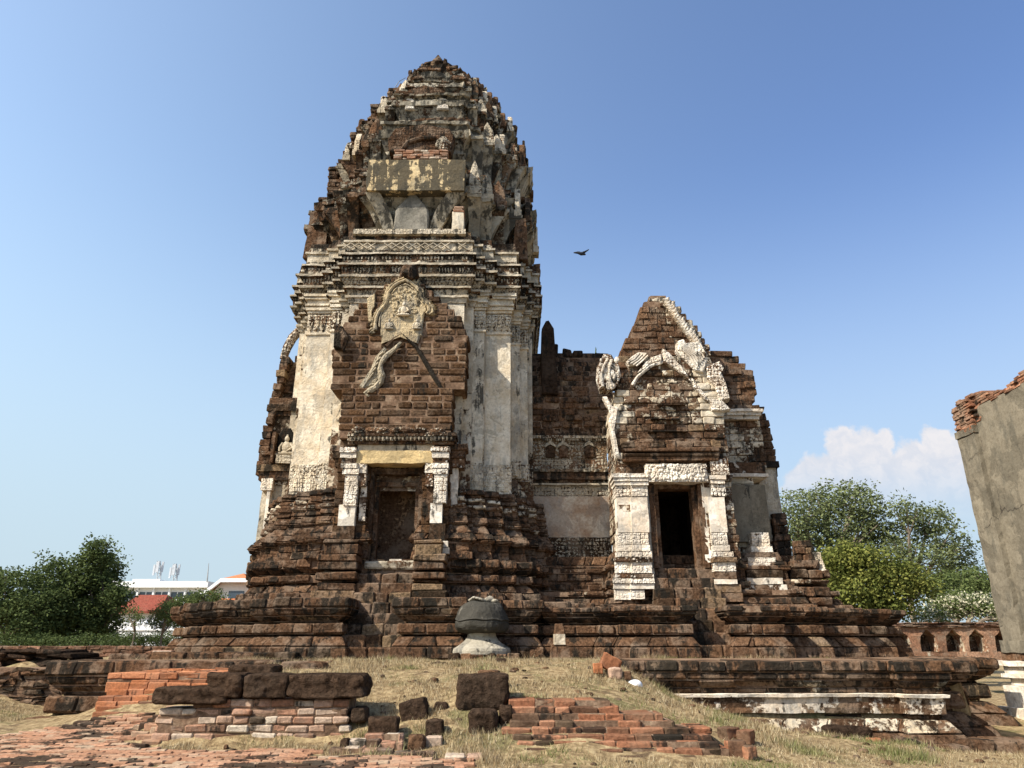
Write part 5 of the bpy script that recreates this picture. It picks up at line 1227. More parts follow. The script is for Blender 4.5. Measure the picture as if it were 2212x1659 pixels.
rock(1349, 1364, 1450, 1462, 14.3, 'small brown stone touching the white bag', depth=.15, sh=.6, mat=M_lat, name='fallen_stone', cat='stone')
rock(1793, 1882, 1570, 1602, 14.2, 'dark block fallen at the foot of the terrace stucco', depth=.4, sh=.6)
rock(1926, 1998, 1594, 1636, 13.9, 'large reddish block fallen before the terrace corner', depth=.5, sh=.6, mat=M_lat, tilt=.2)
rock(1880, 1908, 1595, 1612, 13.7, 'small orange stone left of the large reddish block', depth=.2, sh=.8, mat=M_brick, name='fallen_stone', cat='stone')
rock(1945, 1970, 1632, 1657, 12.7, 'pinkish round stone at the bottom right edge', depth=.25, sh=.9, mat=M_mix, name='fallen_stone', cat='stone')
rock(2040, 2092, 1640, 1653, 13.2, 'flat dark slab lying on bare earth at bottom right', depth=.3, sh=.5)
rock(1642, 1676, 1612, 1640, 11.6, 'dark brown rock in dry grass right of the brick steps', depth=.25, sh=.8)
rock(1440, 1475, 1522, 1536, 13.6, 'low reddish stone on the grass slope above the brick steps', depth=.2, sh=.9, mat=M_lat, name='fallen_stone', cat='stone')
rock(1290, 1325, 1490, 1502, 13.4, 'shallow brown stone buried in the middle of the slope', depth=.2, sh=.9, mat=M_lat, name='fallen_stone', cat='stone')
rock(326, 370, 1405, 1412, 20.5, 'flat pale stone on the left terrace edge', depth=.3, sh=.6, mat=M_mix, name='pale_stone', cat='stone')
# white bag
m = MB(); a = at(1357, 1488, 14.3); b = at(1381, 1461, 14.3); c = (a + b) / 2
m.ellip((0, 0, .09), ((b.x - a.x) * .6, .13, .10), (.5, 1, .3, 0), 20, 12, .055); m.ellip((.07, 0, .05), (.09, .1, .06), (.5, 1, .3, 0), 14, 8, .05)
o = m.build('plastic_bag', plain('white_plastic', (.78, .80, .82), .35, .06, 6., .5), smooth=True); o.location = (c.x, 14.36, a.z - .03); o.rotation_euler = (0, .25, 0); tag(o, 'crumpled white plastic bag at the left end of the stone terrace', 'bag')

# red brick steps in the middle
rw_ = []
for (zx0, zx1, zy0, zy1) in ((190, 935, 655, 703), (200, 990, 703, 752), (210, 1310, 752, 805), (200, 1400, 805, 855), (150, 1665, 855, 905), (205, 1670, 905, 955), (235, 1722, 955, 1008), (300, 1800, 1008, 1062), (190, 1560, 1062, 1115), (0, 1560, 1115, 1165)):
    i = len(rw_); Y = 11.45 - i * .125
    f = lambda x, y: ((1900 + x / 1.8433) / 1.8228, (2400 + y / 1.8433) / 1.8228)
    a = at(*f(zx0, zy1), Y); b = at(*f(zx1, zy0), Y); rw_.append((a.x, b.x, Y, a.z - .02, b.z))
M_step = masonry('mossy_brick', [(0, (.04, .03, .02)), (.35, (.085, .05, .032)), (.5, (.16, .08, .047)), (.75, (.25, .11, .06)), (1, (.31, .155, .09))], bump=.02, fine_k=.7, grey_k=.3, lich_lo=.57, pit=20., grey=(.25, .17, .11))
bricks('brick_steps', rw_, M_step, 'wide flight of red and blackened brick steps in the grass mound', 'steps', .2, (.22, .5), (1.5, 11, .4), B=.52, depth=.6, ch=.016, jit=.02)
# fallen brick rows at the bottom
rw2 = []
for (zx0, zx1, zy0, zy1, Y) in ((355, 610, 1005, 1080, 10.3), (600, 830, 1010, 1080, 10.32), (500, 720, 945, 1008, 10.6), (820, 1130, 1030, 1085, 10.25), (1200, 1480, 1055, 1115, 10.1), (720, 900, 960, 1010, 10.6), (600, 900, 900, 945, 10.8), (1060, 1180, 920, 1000, 10.7)):
    f = lambda x, y: ((1100 + x / 1.8433) / 1.8228, (2400 + y / 1.8433) / 1.8228)
    a = at(*f(zx0, zy1), Y); b = at(*f(zx1, zy0), Y); rw2.append((a.x, b.x, Y, a.z - .08, b.z))
bricks('brick_edging', rw2, M_mix, 'broken grass grown rows of old brick below the mound', 'brickwork', .2, (.16, .32), (-1.6, 10.3, .4), B=.5, depth=.22, ch=.018, jit=.03)
for i, (x0, x1, y0, y1, Y, lb) in enumerate(((1575, 1612, 1600, 1640, 10.6, 'orange brick nearest the right end of the brick steps'), (1610, 1632, 1612, 1645, 10.5, 'small orange brick at the lower right of the brick steps'), (1556, 1600, 1572, 1592, 11.4, 'loose orange brick on grass above the right end of the steps'), (1640 - 40, 1632, 1578, 1598, 11.2, 'orange brick fragment half hidden in grass above the steps'))):
    rock(x0, x1, y0, y1, Y, lb, name='fallen_brick', cat='brick', mat=M_step, depth=.2, sh=.35, rot=.3 * i)

# brick pavement
m = MB(); ca, sa = math.cos(.10), math.sin(.10)
for j in range(50):
    for i in range(48):
        x = -9.6 + i * .262 + (j % 2) * .13; y = 8.8 + j * .132
        X = x * ca - (y - 11) * sa; Y = x * sa + (y - 11) * ca + 11
        lim = 10.72 + .12 * noise.noise((X, 0, 0)) if X > -5.2 else 13.3
        if X < -5.2: lim = min(13.6, 12.6 + (X + 8.6) * .9)
        if X > -2.6: lim = 10.12 + .15 * noise.noise((X * 2, 0, 4))
        if X > -.5 + .4 * noise.noise((Y * 2, 3, 0)) or Y > lim or random.random() < .03: continue
        z = gz(X, Y) + .035 + random.gauss(0, .003)
        q = [(-.126, -.06), (.126, -.06), (.126, .06), (-.126, .06)]
        P4 = [(X + a * ca - b * sa, Y + a * sa + b * ca) for a, b in q]
        dk = noise.noise((X * 1.1, Y * 1.1, 5)) + noise.noise((X * 3, Y * 3, 9)) * .5
        B_ = .54 + dk * .6 + random.uniform(-.08, .08)
        m.hexa([(P4[0][0], P4[0][1], z - .1), (P4[0][0], P4[0][1], z), (P4[3][0], P4[3][1], z - .1), (P4[3][0], P4[3][1], z), (P4[1][0], P4[1][1], z - .1), (P4[1][0], P4[1][1], z), (P4[2][0], P4[2][1], z - .1), (P4[2][0], P4[2][1], z)], (random.random() * .8 + .2, .0, B_, 0), .012, .006)
struct(m.build('brick_pavement', masonry('paving_brick', [(0, (.15, .09, .06)), (.4, (.30, .16, .095)), (.75, (.36, .20, .125)), (1, (.34, .25, .17))], bump=.015, fine_k=.6, grey_k=.35, lich_lo=.56, pit=18., grey=(.33, .26, .18))))

# ruined stupa stump
stp = thing('stupa_stump', 'broken bell shaped stupa stump with flared pale foot before the tower', 'stupa', (-.74, 18.0, 1.5))
f3 = lambda x, y: ((900 + x / 1.7015) / 1.8228, (1700 + y / 1.7015) / 1.8228)
def zat(zy): return at(*f3(1690, zy), 18.0).z
def rr_(w_): return w_ / 2 / 1.7015 / 1.8228 / 1534 * 16.9
m = MB(); c = (.4, 1., .38, 0)
m.lathe([(rr_(w_), zat(y)) for (w_, y) in ((396, 1492), (400, 1470), (390, 1452), (340, 1436), (280, 1418), (230, 1395), (200, 1370), (195, 1345))], -.74, 18.55, 32, (.4, 1., .40, 0), .02); M_stump = masonry('stump_stucco', LAT, stucco=((.40, .36, .28), (.30, .27, .21), (.12, .115, .10)), lich_lo=.50); m.build('flared_foot', M_stump, stp)
m = MB(); m.lathe([(rr_(w_), zat(y)) for (w_, y) in ((195, 1347), (300, 1340), (345, 1328), (366, 1312), (372, 1300), (372, 1276), (358, 1270), (360, 1264), (376, 1258), (362, 1246), (352, 1230), (340, 1205), (322, 1182), (296, 1162), (262, 1147), (222, 1137), (180, 1131), (90, 1126))], -.74, 18.55, 32, (.3, .92, .84, 0), .055); m.build('bell', masonry('dark_stump_stucco', LAT, stucco=((.17, .155, .125), (.115, .105, .088), (.06, .056, .05)), lich_lo=.53), stp)
m = MB()
for (x, y, w_, h_) in ((1642, 1118, 44, 46), (1668, 1122, 50, 30), (1705, 1128, 60, 26), (1745, 1124, 56, 34), (1778, 1132, 40, 26)):
    q = at(*f3(x, y), 18.5); m.ellip(q, (rr_(w_ * 1.5), .2, rr_(h_)), (.5, .9, .45, 0), 12, 9, .09)
m.build('broken_top', M_stump, stp)
m = MB()
for i in range(6): m.box(-1.5 + i * .28, -1.5 + i * .28 + .27, 17.85 + random.gauss(0, .02), 19, 1.4, 1.6 + random.gauss(0, .01), (None, .05, .5, 0), .03, .015)
m.build('base_course', M_lat, stp)
pst = thing('stone_post', 'short weathered stone post with a pale middle block before the plinth', 'post', (1.0, 19.6, 1.5))
m = MB(); a = at(1195, 1418, 19.3); b = at(1220, 1357, 19.3)
m.ebox(a.x - .06, b.x + .12, 19.3, 19.8, 1.45, 1.8, (.6, .2, .4, 0), .12, .03, taper=.2); m.ebox(a.x + .04, b.x, 19.32, 19.75, 1.8, 2.06, (.5, .85, .4, 0), .12, .02); m.ebox(a.x + .06, b.x - .02, 19.34, 19.75, 2.06, 2.3, (.6, .1, .4, 0), .12, .03, taper=.2)
m.build('post_blocks', M_lat, pst)

# far-left ruined wall
ruin = thing('ruined_wall', 'dark crumbling brick wall with layered courses at the far left', 'wall', (-12, 18, .4))
m, k = MB(), MB()
wallblocks(m, k, -16, interp([(.2, -9.75), (.7, -9.95), (1.0, -10.2), (1.3, -10.7)]), 17.6, 19.5, .2, 1.28, h=.075, L=(.25, .5), G=.10, B=.55, jit=.05, rec=.2, miss=.02, ch=.012)
m.build('brick_courses', M_lat, ruin); k.build('mortar_bed', M_mort, ruin)
m, k = MB(), MB()
wallblocks(m, k, -15.5, interp([(1.2, -10.6), (1.5, -11.0), (1.7, -11.6)]), 19.2, 20.4, 1.2, 1.68, h=.1, L=(.3, .6), G=.05, B=.6, jit=.06, rec=.25, miss=.12, ch=.03)
m.build('upper_courses', M_dark, ruin)
farw = thing('boundary_wall', 'long low brown brick wall in front of the hedge behind the left terrace', 'wall', (-14, 31, 1.))
m, k = MB(), MB()
wallblocks(m, k, -26, -9.5, 31, 31.8, .8, 1.78, h=.14, L=(.4, .8), G=.05, B=.5, jit=.03, rec=.1)
M_old = masonry('old_brick', [(0, (.06, .04, .028)), (.5, (.14, .075, .048)), (1, (.23, .13, .085))], pit=9., bump=.04, lich_lo=.57)
m.build('brick_courses', M_old, farw); k.build('mortar_bed', M_mort, farw)

# tall plastered wall at the right edge
rwall = thing('plaster_wall', 'tall grey weathered plaster wall with exposed brick top at the right edge', 'wall', (13.15, 17, 0))
def turnx(m, X0, Y0):
    """turn a wall built facing -Y at x=0.. so that it faces -X, running towards the camera from Y0"""
    m.flush(); m.v = [(X0 + y, Y0 - x, z) for (x, y, z) in m.v]
m = MB(); m.ebox(.02, 9, .0, .9, 1.62, 8.12, (.5, .70, .45, 0), .3, .035, 1.2); turnx(m, 13.15, 20.0); m.build('plaster_face', M_wallp, rwall)
m = MB(); m.ebox(-.02, .75, -.14, .9, 1.62, 7.6, (.5, .95, .42, 0), .18, .025); m.ebox(-.08, .9, -.2, .9, 1.6, 1.9, (.5, .95, .3, 0), .18, .03); m.ebox(-.04, .78, -.17, .9, 7.42, 7.62, (.5, .6, .55, 0), .18, .04); turnx(m, 13.15, 20.0); m.build('corner_pilaster', M_wallp, rwall)
m = MB()
def tz(x): return 8.35 + .25 * noise.noise((x * .8, 0, 0)) + .12 * noise.noise((x * 3, 1, 0))
for i in range(13):
    za = 7.62 + i * .075; x = -.05
    while x < 8.5:
        L_ = random.uniform(.2, .34)
        if za < tz(x) and (za > 8.02 + .22 * noise.noise((x * 1.2, 7, 0)) or x < .9):
            y = random.gauss(0, .018) + .01 - (.12 if x < .75 else 0); m.box(x, x + L_ - .01, y, .8, za, za + .07, (None, 0, .42 + random.uniform(-.2, .25), 0), .01, .008)
        x += L_
turnx(m, 13.15, 20.0); m.build('brick_top', masonry('worn_brick', [(0, (.12, .07, .045)), (.5, (.24, .11, .065)), (1, (.33, .18, .11))], bump=.02, pit=20., lich_lo=.56), rwall)
m = MB()
for (za, zb, o, G) in ((-.3, .3, .4, .6), (.3, .8, .25, .9), (.8, 1.0, .12, .95), (1.0, 1.1, .25, .8), (1.1, 1.28, .18, .9), (1.28, 1.4, .28, .9), (1.4, 1.62, .16, .25)): m.ebox(-o, 9, -o, .9, za + .002, zb - .003, (.6, G, .46, 0), .25, .025)
turnx(m, 13.15, 20.0); m.build('moulded_base', M_white, rwall)

# gallery wall with pointed niches behind the terrace on the right
gal = thing('niche_wall', 'low brick wall with a row of pointed niches behind the terrace', 'wall', (20, 36, 1.))
f4 = lambda x, y: ((2900 + x / 1.954) / 1.8228, (2300 + y / 1.954) / 1.8228)
gz0 = at(*f4(1500, 560), 36).z - .3; gzt = at(*f4(1500, 318), 36).z; gza = at(*f4(1500, 345), 36).z; gzb = at(*f4(1500, 520), 36).z
cs_ = [at(*f4(x, 500), 36).x for x in (1280 - 190, 1280, 1490, 1690, 1866, 2070, 2270, 2470)]
m = MB()
for i in range(len(cs_) - 1):
    xa, xb = cs_[i], cs_[i + 1]; hw = .42
    ol = [(xa, gz0), (xb, gz0), (xb, gzb), (xb - hw, gzb), (xb - hw, gzb + .35), (xb - hw * .85, gzb + .7), (xb - hw * .5, gza - .22), (xb, gza), (xb, gzt - .1), (xa, gzt - .1), (xa, gza), (xa + hw * .5, gza - .22), (xa + hw * .85, gzb + .7), (xa + hw, gzb + .35), (xa + hw, gzb), (xa, gzb)]
    n = len(ol); f_ = [(x, 36 + noise.noise((x * 2, z * 2, 0)) * .05, z) for x, z in ol]; b_ = [(x, 36.9, z) for x, z in ol]
    m.raw(f_, [list(range(n))], (random.random(), .40, .45, 0)); m.raw(f_ + b_, [(k_, k_ + n, (k_ + 1) % n + n, (k_ + 1) % n) for k_ in range(n)], (.6, .5, .4, 0))
m.build('wall_face', masonry('old_gallery_brick', [(0, (.14, .08, .05)), (.5, (.26, .14, .085)), (1, (.36, .22, .14))], pit=9., bump=.06, lich_lo=.6), gal)
m = MB(); m.ebox(cs_[0], cs_[-1], 36.75, 37.2, gz0, gzt - .12, (.2, .45, .5, 0), .5, .03); m.build('niche_back', M_grey, gal)
m = MB()
for i in range(4):
    x = cs_[0]
    while x < cs_[-1]:
        L_ = random.uniform(.3, .6); m.box(x, x + L_ - .01, 35.9 - .05 * (i % 2) + random.gauss(0, .03), 37, gzt - .1 + i * .06, gzt - .045 + i * .06, (None, 0, .5, 0), .01, .015); x += L_
m.build('coping', M_old, gal)

# ================================================================== background buildings
def bbox(m, x0, x1, y0, y1, z0, z1): m.raw([(x, y, z) for x in (x0, x1) for y in (y0, y1) for z in (z0, z1)], [(0, 1, 3, 2), (4, 6, 7, 5), (0, 4, 5, 1), (2, 3, 7, 6), (0, 2, 6, 4), (1, 5, 7, 3)])
W_wall = plain('white_paint', (.74, .75, .74), .7, .06); W_glass = plain('window_glass', (.05, .07, .09), .2, .2, .5, .6); W_cream = plain('cream_paint', (.70, .66, .55), .75, .06)
M_tile = masonry('roof_tile', [(0, (.38, .13, .06)), (1, (.48, .19, .09))], lich_lo=.8, grey_k=.15, bump=.05); M_red = masonry('red_roof_tile', [(0, (.20, .055, .038)), (1, (.26, .085, .06))], lich_lo=.8, grey_k=.1, bump=.05)
YB = 110
blk = thing('office_building', 'white flat roofed office block with antennas behind the trees at left', 'building', (-52, 118, 0))
a = at(240, 1300, YB); b = at(450, 1252, YB); z1 = at(300, 1270, YB).z
m = MB(); bbox(m, a.x - 6, b.x, YB, YB + 14, 0, z1); m.build('wall', W_wall, blk)
m = MB(); bbox(m, a.x - 6.5, b.x + .4, YB - .9, YB + 14, z1, z1 + .9); m.build('parapet', W_wall, blk)
m = MB(); bbox(m, at(282, 1300, YB).x, at(333, 1300, YB).x, YB + 1, YB + 9, z1 + .9, at(1, 1256, YB).z); m.build('stair_tower', W_wall, blk)
m = MB(); bbox(m, at(278, 1300, YB).x, at(337, 1300, YB).x, YB, YB + 10, at(1, 1256, YB).z, at(1, 1251, YB).z); m.build('roof_slab', W_wall, blk)
m = MB(); bbox(m, at(355, 1300, YB).x, at(420, 1300, YB).x, YB + 3, YB + 8, z1 + .9, at(1, 1253, YB).z); m.build('plant_room', plain('buff_render', (.42, .36, .29), .9, .25, 1.), blk)
for i in range(9):
    x = a.x - 3 + i * 2.35
    if x + 2 > b.x: break
    m = MB(); bbox(m, x, x + 1.9, YB - .06, YB, z1 - 2.4, z1 - .6); wd = m.build('window', W_glass, blk)
    m = MB(); bbox(m, x + .9, x + 1.0, YB - .14, YB - .06, z1 - 2.4, z1 - .6); m.build('mullion', W_wall, wd)
for i in range(8):
    x = a.x - 3.2 + i * 2.35
    m = MB(); bbox(m, x - .1, x + .15, YB - .5, YB, z1 - 2.6, z1); m.build('pier', W_wall, blk)
m = MB(); bbox(m, a.x - 6, b.x + .2, YB - .8, YB, z1 - 3.2, z1 - 2.6); m.build('sill_band', W_wall, blk)
W_panel = plain('antenna_grey', (.42, .44, .46), .6, .1)
def antenna(px, y0, y1, label, panels, Y=YB + 4):
    t_ = thing('antenna_mast', label, 'antenna', at(px, y0, Y), 'antenna masts on the office roof')
    p0 = at(px, y0, Y); p1 = at(px, y1, Y); m = MB(); s_ = .3
    for (dx, dy) in ((-s_, -s_), (s_, -s_), (0, s_)): m.tube([p0 + Vector((dx, dy, 0)), p1 + Vector((dx * .6, dy * .6, 0))], .07, 5)
    n = 7
    for i in range(n):
        q = p0.lerp(p1, i / n); r = p0.lerp(p1, (i + 1) / n); sg = 1 if i % 2 else -1
        m.tube([q + Vector((-s_ * sg, -s_, 0)), r + Vector((s_ * sg, -s_, 0))], .05, 4)
    m.build('mast', M_metal, t_)
    for i in range(panels):
        an = i * 2 * math.pi / panels; c = p1 + Vector((math.cos(an) * .6, math.sin(an) * .6, -.9 - (i % 2) * .5))
        m = MB(); bbox(m, c.x - .13, c.x + .13, c.y - .1, c.y + .1, c.z - .8, c.z + .8); m.build('panel', W_panel, t_)
    return t_
antenna(345, 1254, 1212, 'panel antenna mast on the left end of the white office roof', 5)
antenna(380, 1256, 1218, 'panel antenna mast near the middle of the white office roof', 5)
m = MB(); m.tube([at(447, 1258, 105), at(451, 1216, 105)], [.12, .04], 6); tag(m.build('lightning_rod', M_metal), 'thin dark lightning rod beside the orange roofed house', 'rod')
# house with orange roof
YH_ = 70
hs = thing('gabled_house', 'cream house with orange tiled half-hip roof behind the left of the tower', 'house', (-29, 74, 0))
x0, xc, x1 = at(437, 1300, YH_).x, at(500, 1300, YH_).x, at(560, 1300, YH_).x
zt_ = at(1, 1234, YH_).z; ze_ = at(1, 1278, YH_).z; zk = at(1, 1250, YH_).z
m = MB(); bbox(m, x0 + .6, x1 - .6, YH_ + .6, YH_ + 9, 0, ze_); m.raw([(x0 + .6, YH_ + .6, ze_), (x1 - .6, YH_ + .6, ze_), (xc + 1.2, YH_ + .6, zk - .1), (xc - 1.2, YH_ + .6, zk - .1)], [(0, 1, 2, 3)]); m.build('wall', W_cream, hs)
def roofslab(m, q, th=.18):
    n = len(q); m.raw([tuple(p_) for p_ in q] + [(p_[0], p_[1], p_[2] - th) for p_ in q], [list(range(n)), list(range(n, 2 * n))[::-1]] + [(i, i + n, (i + 1) % n + n, (i + 1) % n) for i in range(n)])
m = MB()
roofslab(m, [(x0, YH_, ze_), (xc - 1.3, YH_, zk), (xc, YH_ + 2.2, zt_), (xc, YH_ + 10, zt_), (x0, YH_ + 10, ze_)]); roofslab(m, [(x1, YH_, ze_), (x1, YH_ + 10, ze_), (xc, YH_ + 10, zt_), (xc, YH_ + 2.2, zt_), (xc + 1.3, YH_, zk)]); roofslab(m, [(xc - 1.3, YH_, zk), (xc + 1.3, YH_, zk), (xc, YH_ + 2.2, zt_)])
rf = m.build('roof', M_tile, hs)
m = MB()
for (p_, q_) in (((x0, ze_), (xc - 1.3, zk)), ((xc - 1.3, zk), (xc + 1.3, zk)), ((xc + 1.3, zk), (x1, ze_))):
    m.raw([(p_[0], YH_ - .05, p_[1] + .04), (q_[0], YH_ - .05, q_[1] + .04), (q_[0], YH_ - .05, q_[1] - .32), (p_[0], YH_ - .05, p_[1] - .32), (p_[0], YH_ + .3, p_[1] + .04), (q_[0], YH_ + .3, q_[1] + .04), (q_[0], YH_ + .3, q_[1] - .32), (p_[0], YH_ + .3, p_[1] - .32)], [(0, 1, 2, 3), (7, 6, 5, 4), (0, 4, 5, 1), (2, 6, 7, 3)])
m.build('bargeboard', W_wall, rf)
m = MB(); bbox(m, at(487, 1300, YH_).x, at(520, 1300, YH_).x, YH_ + .5, YH_ + .62, at(1, 1292, YH_).z, at(1, 1276, YH_).z); m.build('window', W_glass, hs)
m = MB(); zc_ = at(1, 1293, YH_).z; roofslab(m, [(at(478, 1300, YH_).x, YH_ - .2, zc_), (x1 + 1, YH_ - .2, zc_), (x1 + 1, YH_ - 3.5, zc_ - 1.2), (at(465, 1300, YH_).x, YH_ - 3.5, zc_ - 1.2)]); m.build('porch_roof', M_tile, hs)
m = MB(); bbox(m, at(428, 1300, YH_).x, x1 + 1, YH_ - 3, YH_ - 2.6, 0, zc_ - 1.3); m.build('porch_wall', W_cream, hs)
# red roofed pavilion, white balustrade wall, hedge
YR = 62
pv = thing('red_roofed_house', 'small white house with dull red hipped roof among the trees at left', 'house', (-32, 66, 0))
xa, xb = at(240, 1300, YR).x, at(348, 1300, YR).x; za = at(1, 1320, YR).z; zb = at(1, 1278, YR).z; xm = at(312, 1300, YR).x
m = MB(); roofslab(m, [(xa, YR, za), (xb, YR, za), (xm, YR + 4, zb), (xm - 2.5, YR + 4, zb)]); roofslab(m, [(xb, YR, za), (xb, YR + 8, za), (xm, YR + 4, zb)]); roofslab(m, [(xa, YR + 8, za), (xa, YR, za), (xm - 2.5, YR + 4, zb)]); m.build('roof', M_red, pv)
m = MB(); bbox(m, xa + .5, xb - .5, YR + .5, YR + 7.5, 0, za - .1); m.build('wall', W_wall, pv)
bw = thing('balustrade_wall', 'white wall topped with a row of round finials at left', 'wall', (-28, 52, 0))
YW = 52; zt_ = at(1, 1362, YW).z
m = MB(); bbox(m, at(225, 1300, YW).x, at(420, 1300, YW).x, YW, YW + .3, 0, zt_); bbox(m, at(225, 1300, YW).x, at(420, 1300, YW).x, YW - .08, YW + .38, zt_, zt_ + .1); m.build('wall', W_wall, bw)
i = 0; x = at(278, 1300, YW).x
while x < at(415, 1300, YW).x:
    m = MB(); m.lathe([(.13, zt_ + .1), (.07, zt_ + .2), (.2, zt_ + .38), (.2, zt_ + .5), (.08, zt_ + .62), (.02, zt_ + .68)], x, YW + .15, 8); m.build('finial', W_wall, bw); x += .46

# ================================================================== trees
def leaves(lobes, n, size, cl=.0):
    """lobes: (centre, radii) -> leaf quads spread through the crown, gathered in twig clumps"""
    m = MB(); vol = np.array([r[0] * r[1] * r[2] for c, r in lobes]) ** .75; vol /= vol.sum()
    V = []; C = []
    for (c, r), w_ in zip(lobes, vol):
        nk = max(3, int(n * 1.9 * w_ / 22))
        d = rng.normal(size=(nk, 3)); d /= np.linalg.norm(d, axis=1)[:, None]
        rad = rng.uniform(.2, .95, nk) ** .5
        bump = np.array([.95 + .45 * noise.noise(Vector(q) * 2.3 + Vector(c)) for q in d])
        cen = np.array(c) + d * (rad * bump)[:, None] * np.array(r)
        for kc in range(nk):
            tone = rng.uniform(0, .55); q = 22
            cs = rng.uniform(.7, 1.4)
            bl = rng.normal(size=(q, 3)); bl *= (rng.uniform(.15, 1, q) ** .5 / np.linalg.norm(bl, axis=1))[:, None]; p_ = cen[kc] + bl * size * 2.7 * cs * np.array((1, 1, .62))
            a = rng.normal(size=(q, 3)); a[:, 2] *= .6; a /= np.linalg.norm(a, axis=1)[:, None]
            b = np.cross(a, rng.normal(size=(q, 3))); b /= np.linalg.norm(b, axis=1)[:, None]
            s_ = size * rng.uniform(.5, 1.1, q)[:, None]
            quad = np.stack([p_ - a * s_ * .5, p_ + b * s_ * .28, p_ + a * s_ * .5, p_ - b * s_ * .28], 1)
            V.append(quad); C += [(min(1, tone + rng.uniform(0, .45)), 0, 0, 0) for _ in range(q)]
    V = np.concatenate(V).reshape(-1, 3); N = len(V) // 4
    m.v = V.tolist(); m.f = [[4 * i, 4 * i + 1, 4 * i + 2, 4 * i + 3] for i in range(N)]; m.c = C
    return m
def tree(name, label, cat, Y, base_px, lobes_px, n, size, mat, zb=0., group=None, limb=.08, trunk=.2, depth=.8, extra=None):
    b = at(base_px, 1397, Y); b.z = zb
    t_ = thing(name, label, cat, b, group)
    lobes = []; size *= .70
    for (px, py, rx, rz) in lobes_px:
        yy_ = Y + random.uniform(-1, 1) * 1.2
        c = at(px, py, yy_); s_ = (c.y * math.cos(TT) + (c.z - EYE) * math.sin(TT)) / FPX
        lobes.append((tuple(c), (rx * s_, max(rx, rz) * s_ * depth, rz * s_)))
    leaves(lobes, n, size).build('crown', mat, t_)
    if extra: leaves([(c, (r[0] * 1.04, r[1] * 1.04, r[2] * 1.04)) for c, r in lobes], extra[0], extra[1]).build('blossom', extra[2], t_)
    m = MB(); mid = Vector((b.x, b.y, zb + (min(l[0][2] for l in lobes) - zb) * .7))
    m.tube([b, b.lerp(mid, .5) + Vector((random.uniform(-.1, .1), 0, 0)), mid], [trunk, trunk * .8, trunk * .7], 8)
    for c, r in lobes:
        e = Vector(c); h_ = mid.lerp(e, .5) + Vector((random.uniform(-.3, .3), random.uniform(-.3, .3), .2))
        m.tube([mid, h_, e], [limb * 1.3, limb, limb * .3], 6)
        for q in range(4):
            d = Vector((random.gauss(0, 1), random.gauss(0, 1), random.gauss(.4, .8))).normalized()
            m.tube([h_.lerp(e, random.random()), e + Vector((d.x * r[0], d.y * r[1], d.z * r[2])) * .85], [limb * .5, limb * .12], 4)
    m.build('trunk', M_bark, t_)
    return t_
G1, G2 = 'trees beyond the left terrace', 'trees behind the hall at right'
tree('bushy_tree', 'dark bushy tree cut by the left edge of the photo', 'tree', 40, 10, [(10, 1290, 70, 75), (70, 1330, 60, 70), (-40, 1300, 80, 90), (30, 1350, 70, 50)], 9000, .30, L_dark, .8, G1)
tree('bushy_tree', 'dense dark tree left of the tallest one by the terrace', 'tree', 41, 118, [(115, 1255, 50, 55), (95, 1310, 60, 60), (145, 1320, 55, 65), (120, 1360, 60, 45)], 9000, .30, L_dark, .8, G1)
tree('bushy_tree', 'tallest dark tree of the left group with airy pointed top', 'tree', 42, 205, [(212, 1195, 30, 36), (185, 1240, 46, 44), (232, 1240, 36, 40), (205, 1300, 52, 46), (252, 1290, 30, 32), (175, 1340, 52, 46), (222, 1345, 40, 40)], 11000, .30, L_dark, .8, G1)
tree('small_tree', 'small thin dry tree before the red roofed house', 'tree', 46, 286, [(286, 1322, 20, 14), (276, 1338, 14, 10), (298, 1336, 14, 12)], 420, .22, L_mid, .9, G1, .05, .08)
tree('small_tree', 'round bright green tree between balustrade wall and tower plinth', 'tree', 44, 345, [(345, 1345, 20, 24), (352, 1322, 18, 18), (375, 1310, 22, 17), (402, 1302, 24, 15), (385, 1335, 26, 22)], 3000, .2, L_mid, .9, G1, .05, .08)
tree('small_tree', 'spreading frangipani like tree before the orange roofed house', 'tree', 40, 455, [(436, 1288, 20, 11), (468, 1285, 18, 10), (420, 1300, 18, 10), (488, 1308, 18, 9), (455, 1300, 18, 9)], 1100, .22, L_mid, .9, G1, .07, .1)
m = leaves([(tuple(at(px, 1390, 47)), (1.5, .8, .75)) for px in range(225, 420, 30)], 7000, .13); hd = thing('hedge', 'clipped dark hedge at the foot of the white balustrade wall', 'hedge', (-25, 47, .9)); m.build('foliage', L_dark, hd)
m = leaves([(tuple(at(px, 1392, 38)), (1.2, .8, .5)) for px in range(0, 250, 26)], 6000, .13); hd = thing('shrub_row', 'dark undergrowth beneath the left group of trees', 'shrubs', (-24, 38, .9)); m.build('foliage', L_dark, hd)
tree('rain_tree', 'tall wide crowned tree right behind the hall', 'tree', 62, 1800, [(1735, 1110, 48, 55), (1790, 1085, 60, 45), (1850, 1085, 58, 45), (1890, 1120, 42, 48), (1760, 1160, 62, 45), (1840, 1155, 66, 50), (1890, 1180, 40, 40), (1720, 1150, 36, 40), (1800, 1215, 60, 30)], 8500, .46, L_olive, 0, G2, .2, .4)
tree('rain_tree', 'looser olive tree between the wide crowned tree and plaster wall', 'tree', 60, 1985, [(1960, 1105, 36, 36), (2010, 1120, 50, 36), (1965, 1160, 50, 42), (2040, 1165, 52, 42), (2075, 1200, 36, 40), (1985, 1210, 56, 36), (2050, 1235, 50, 30), (1940, 1200, 36, 40)], 5200, .42, L_olive, 0, G2, .16, .32)
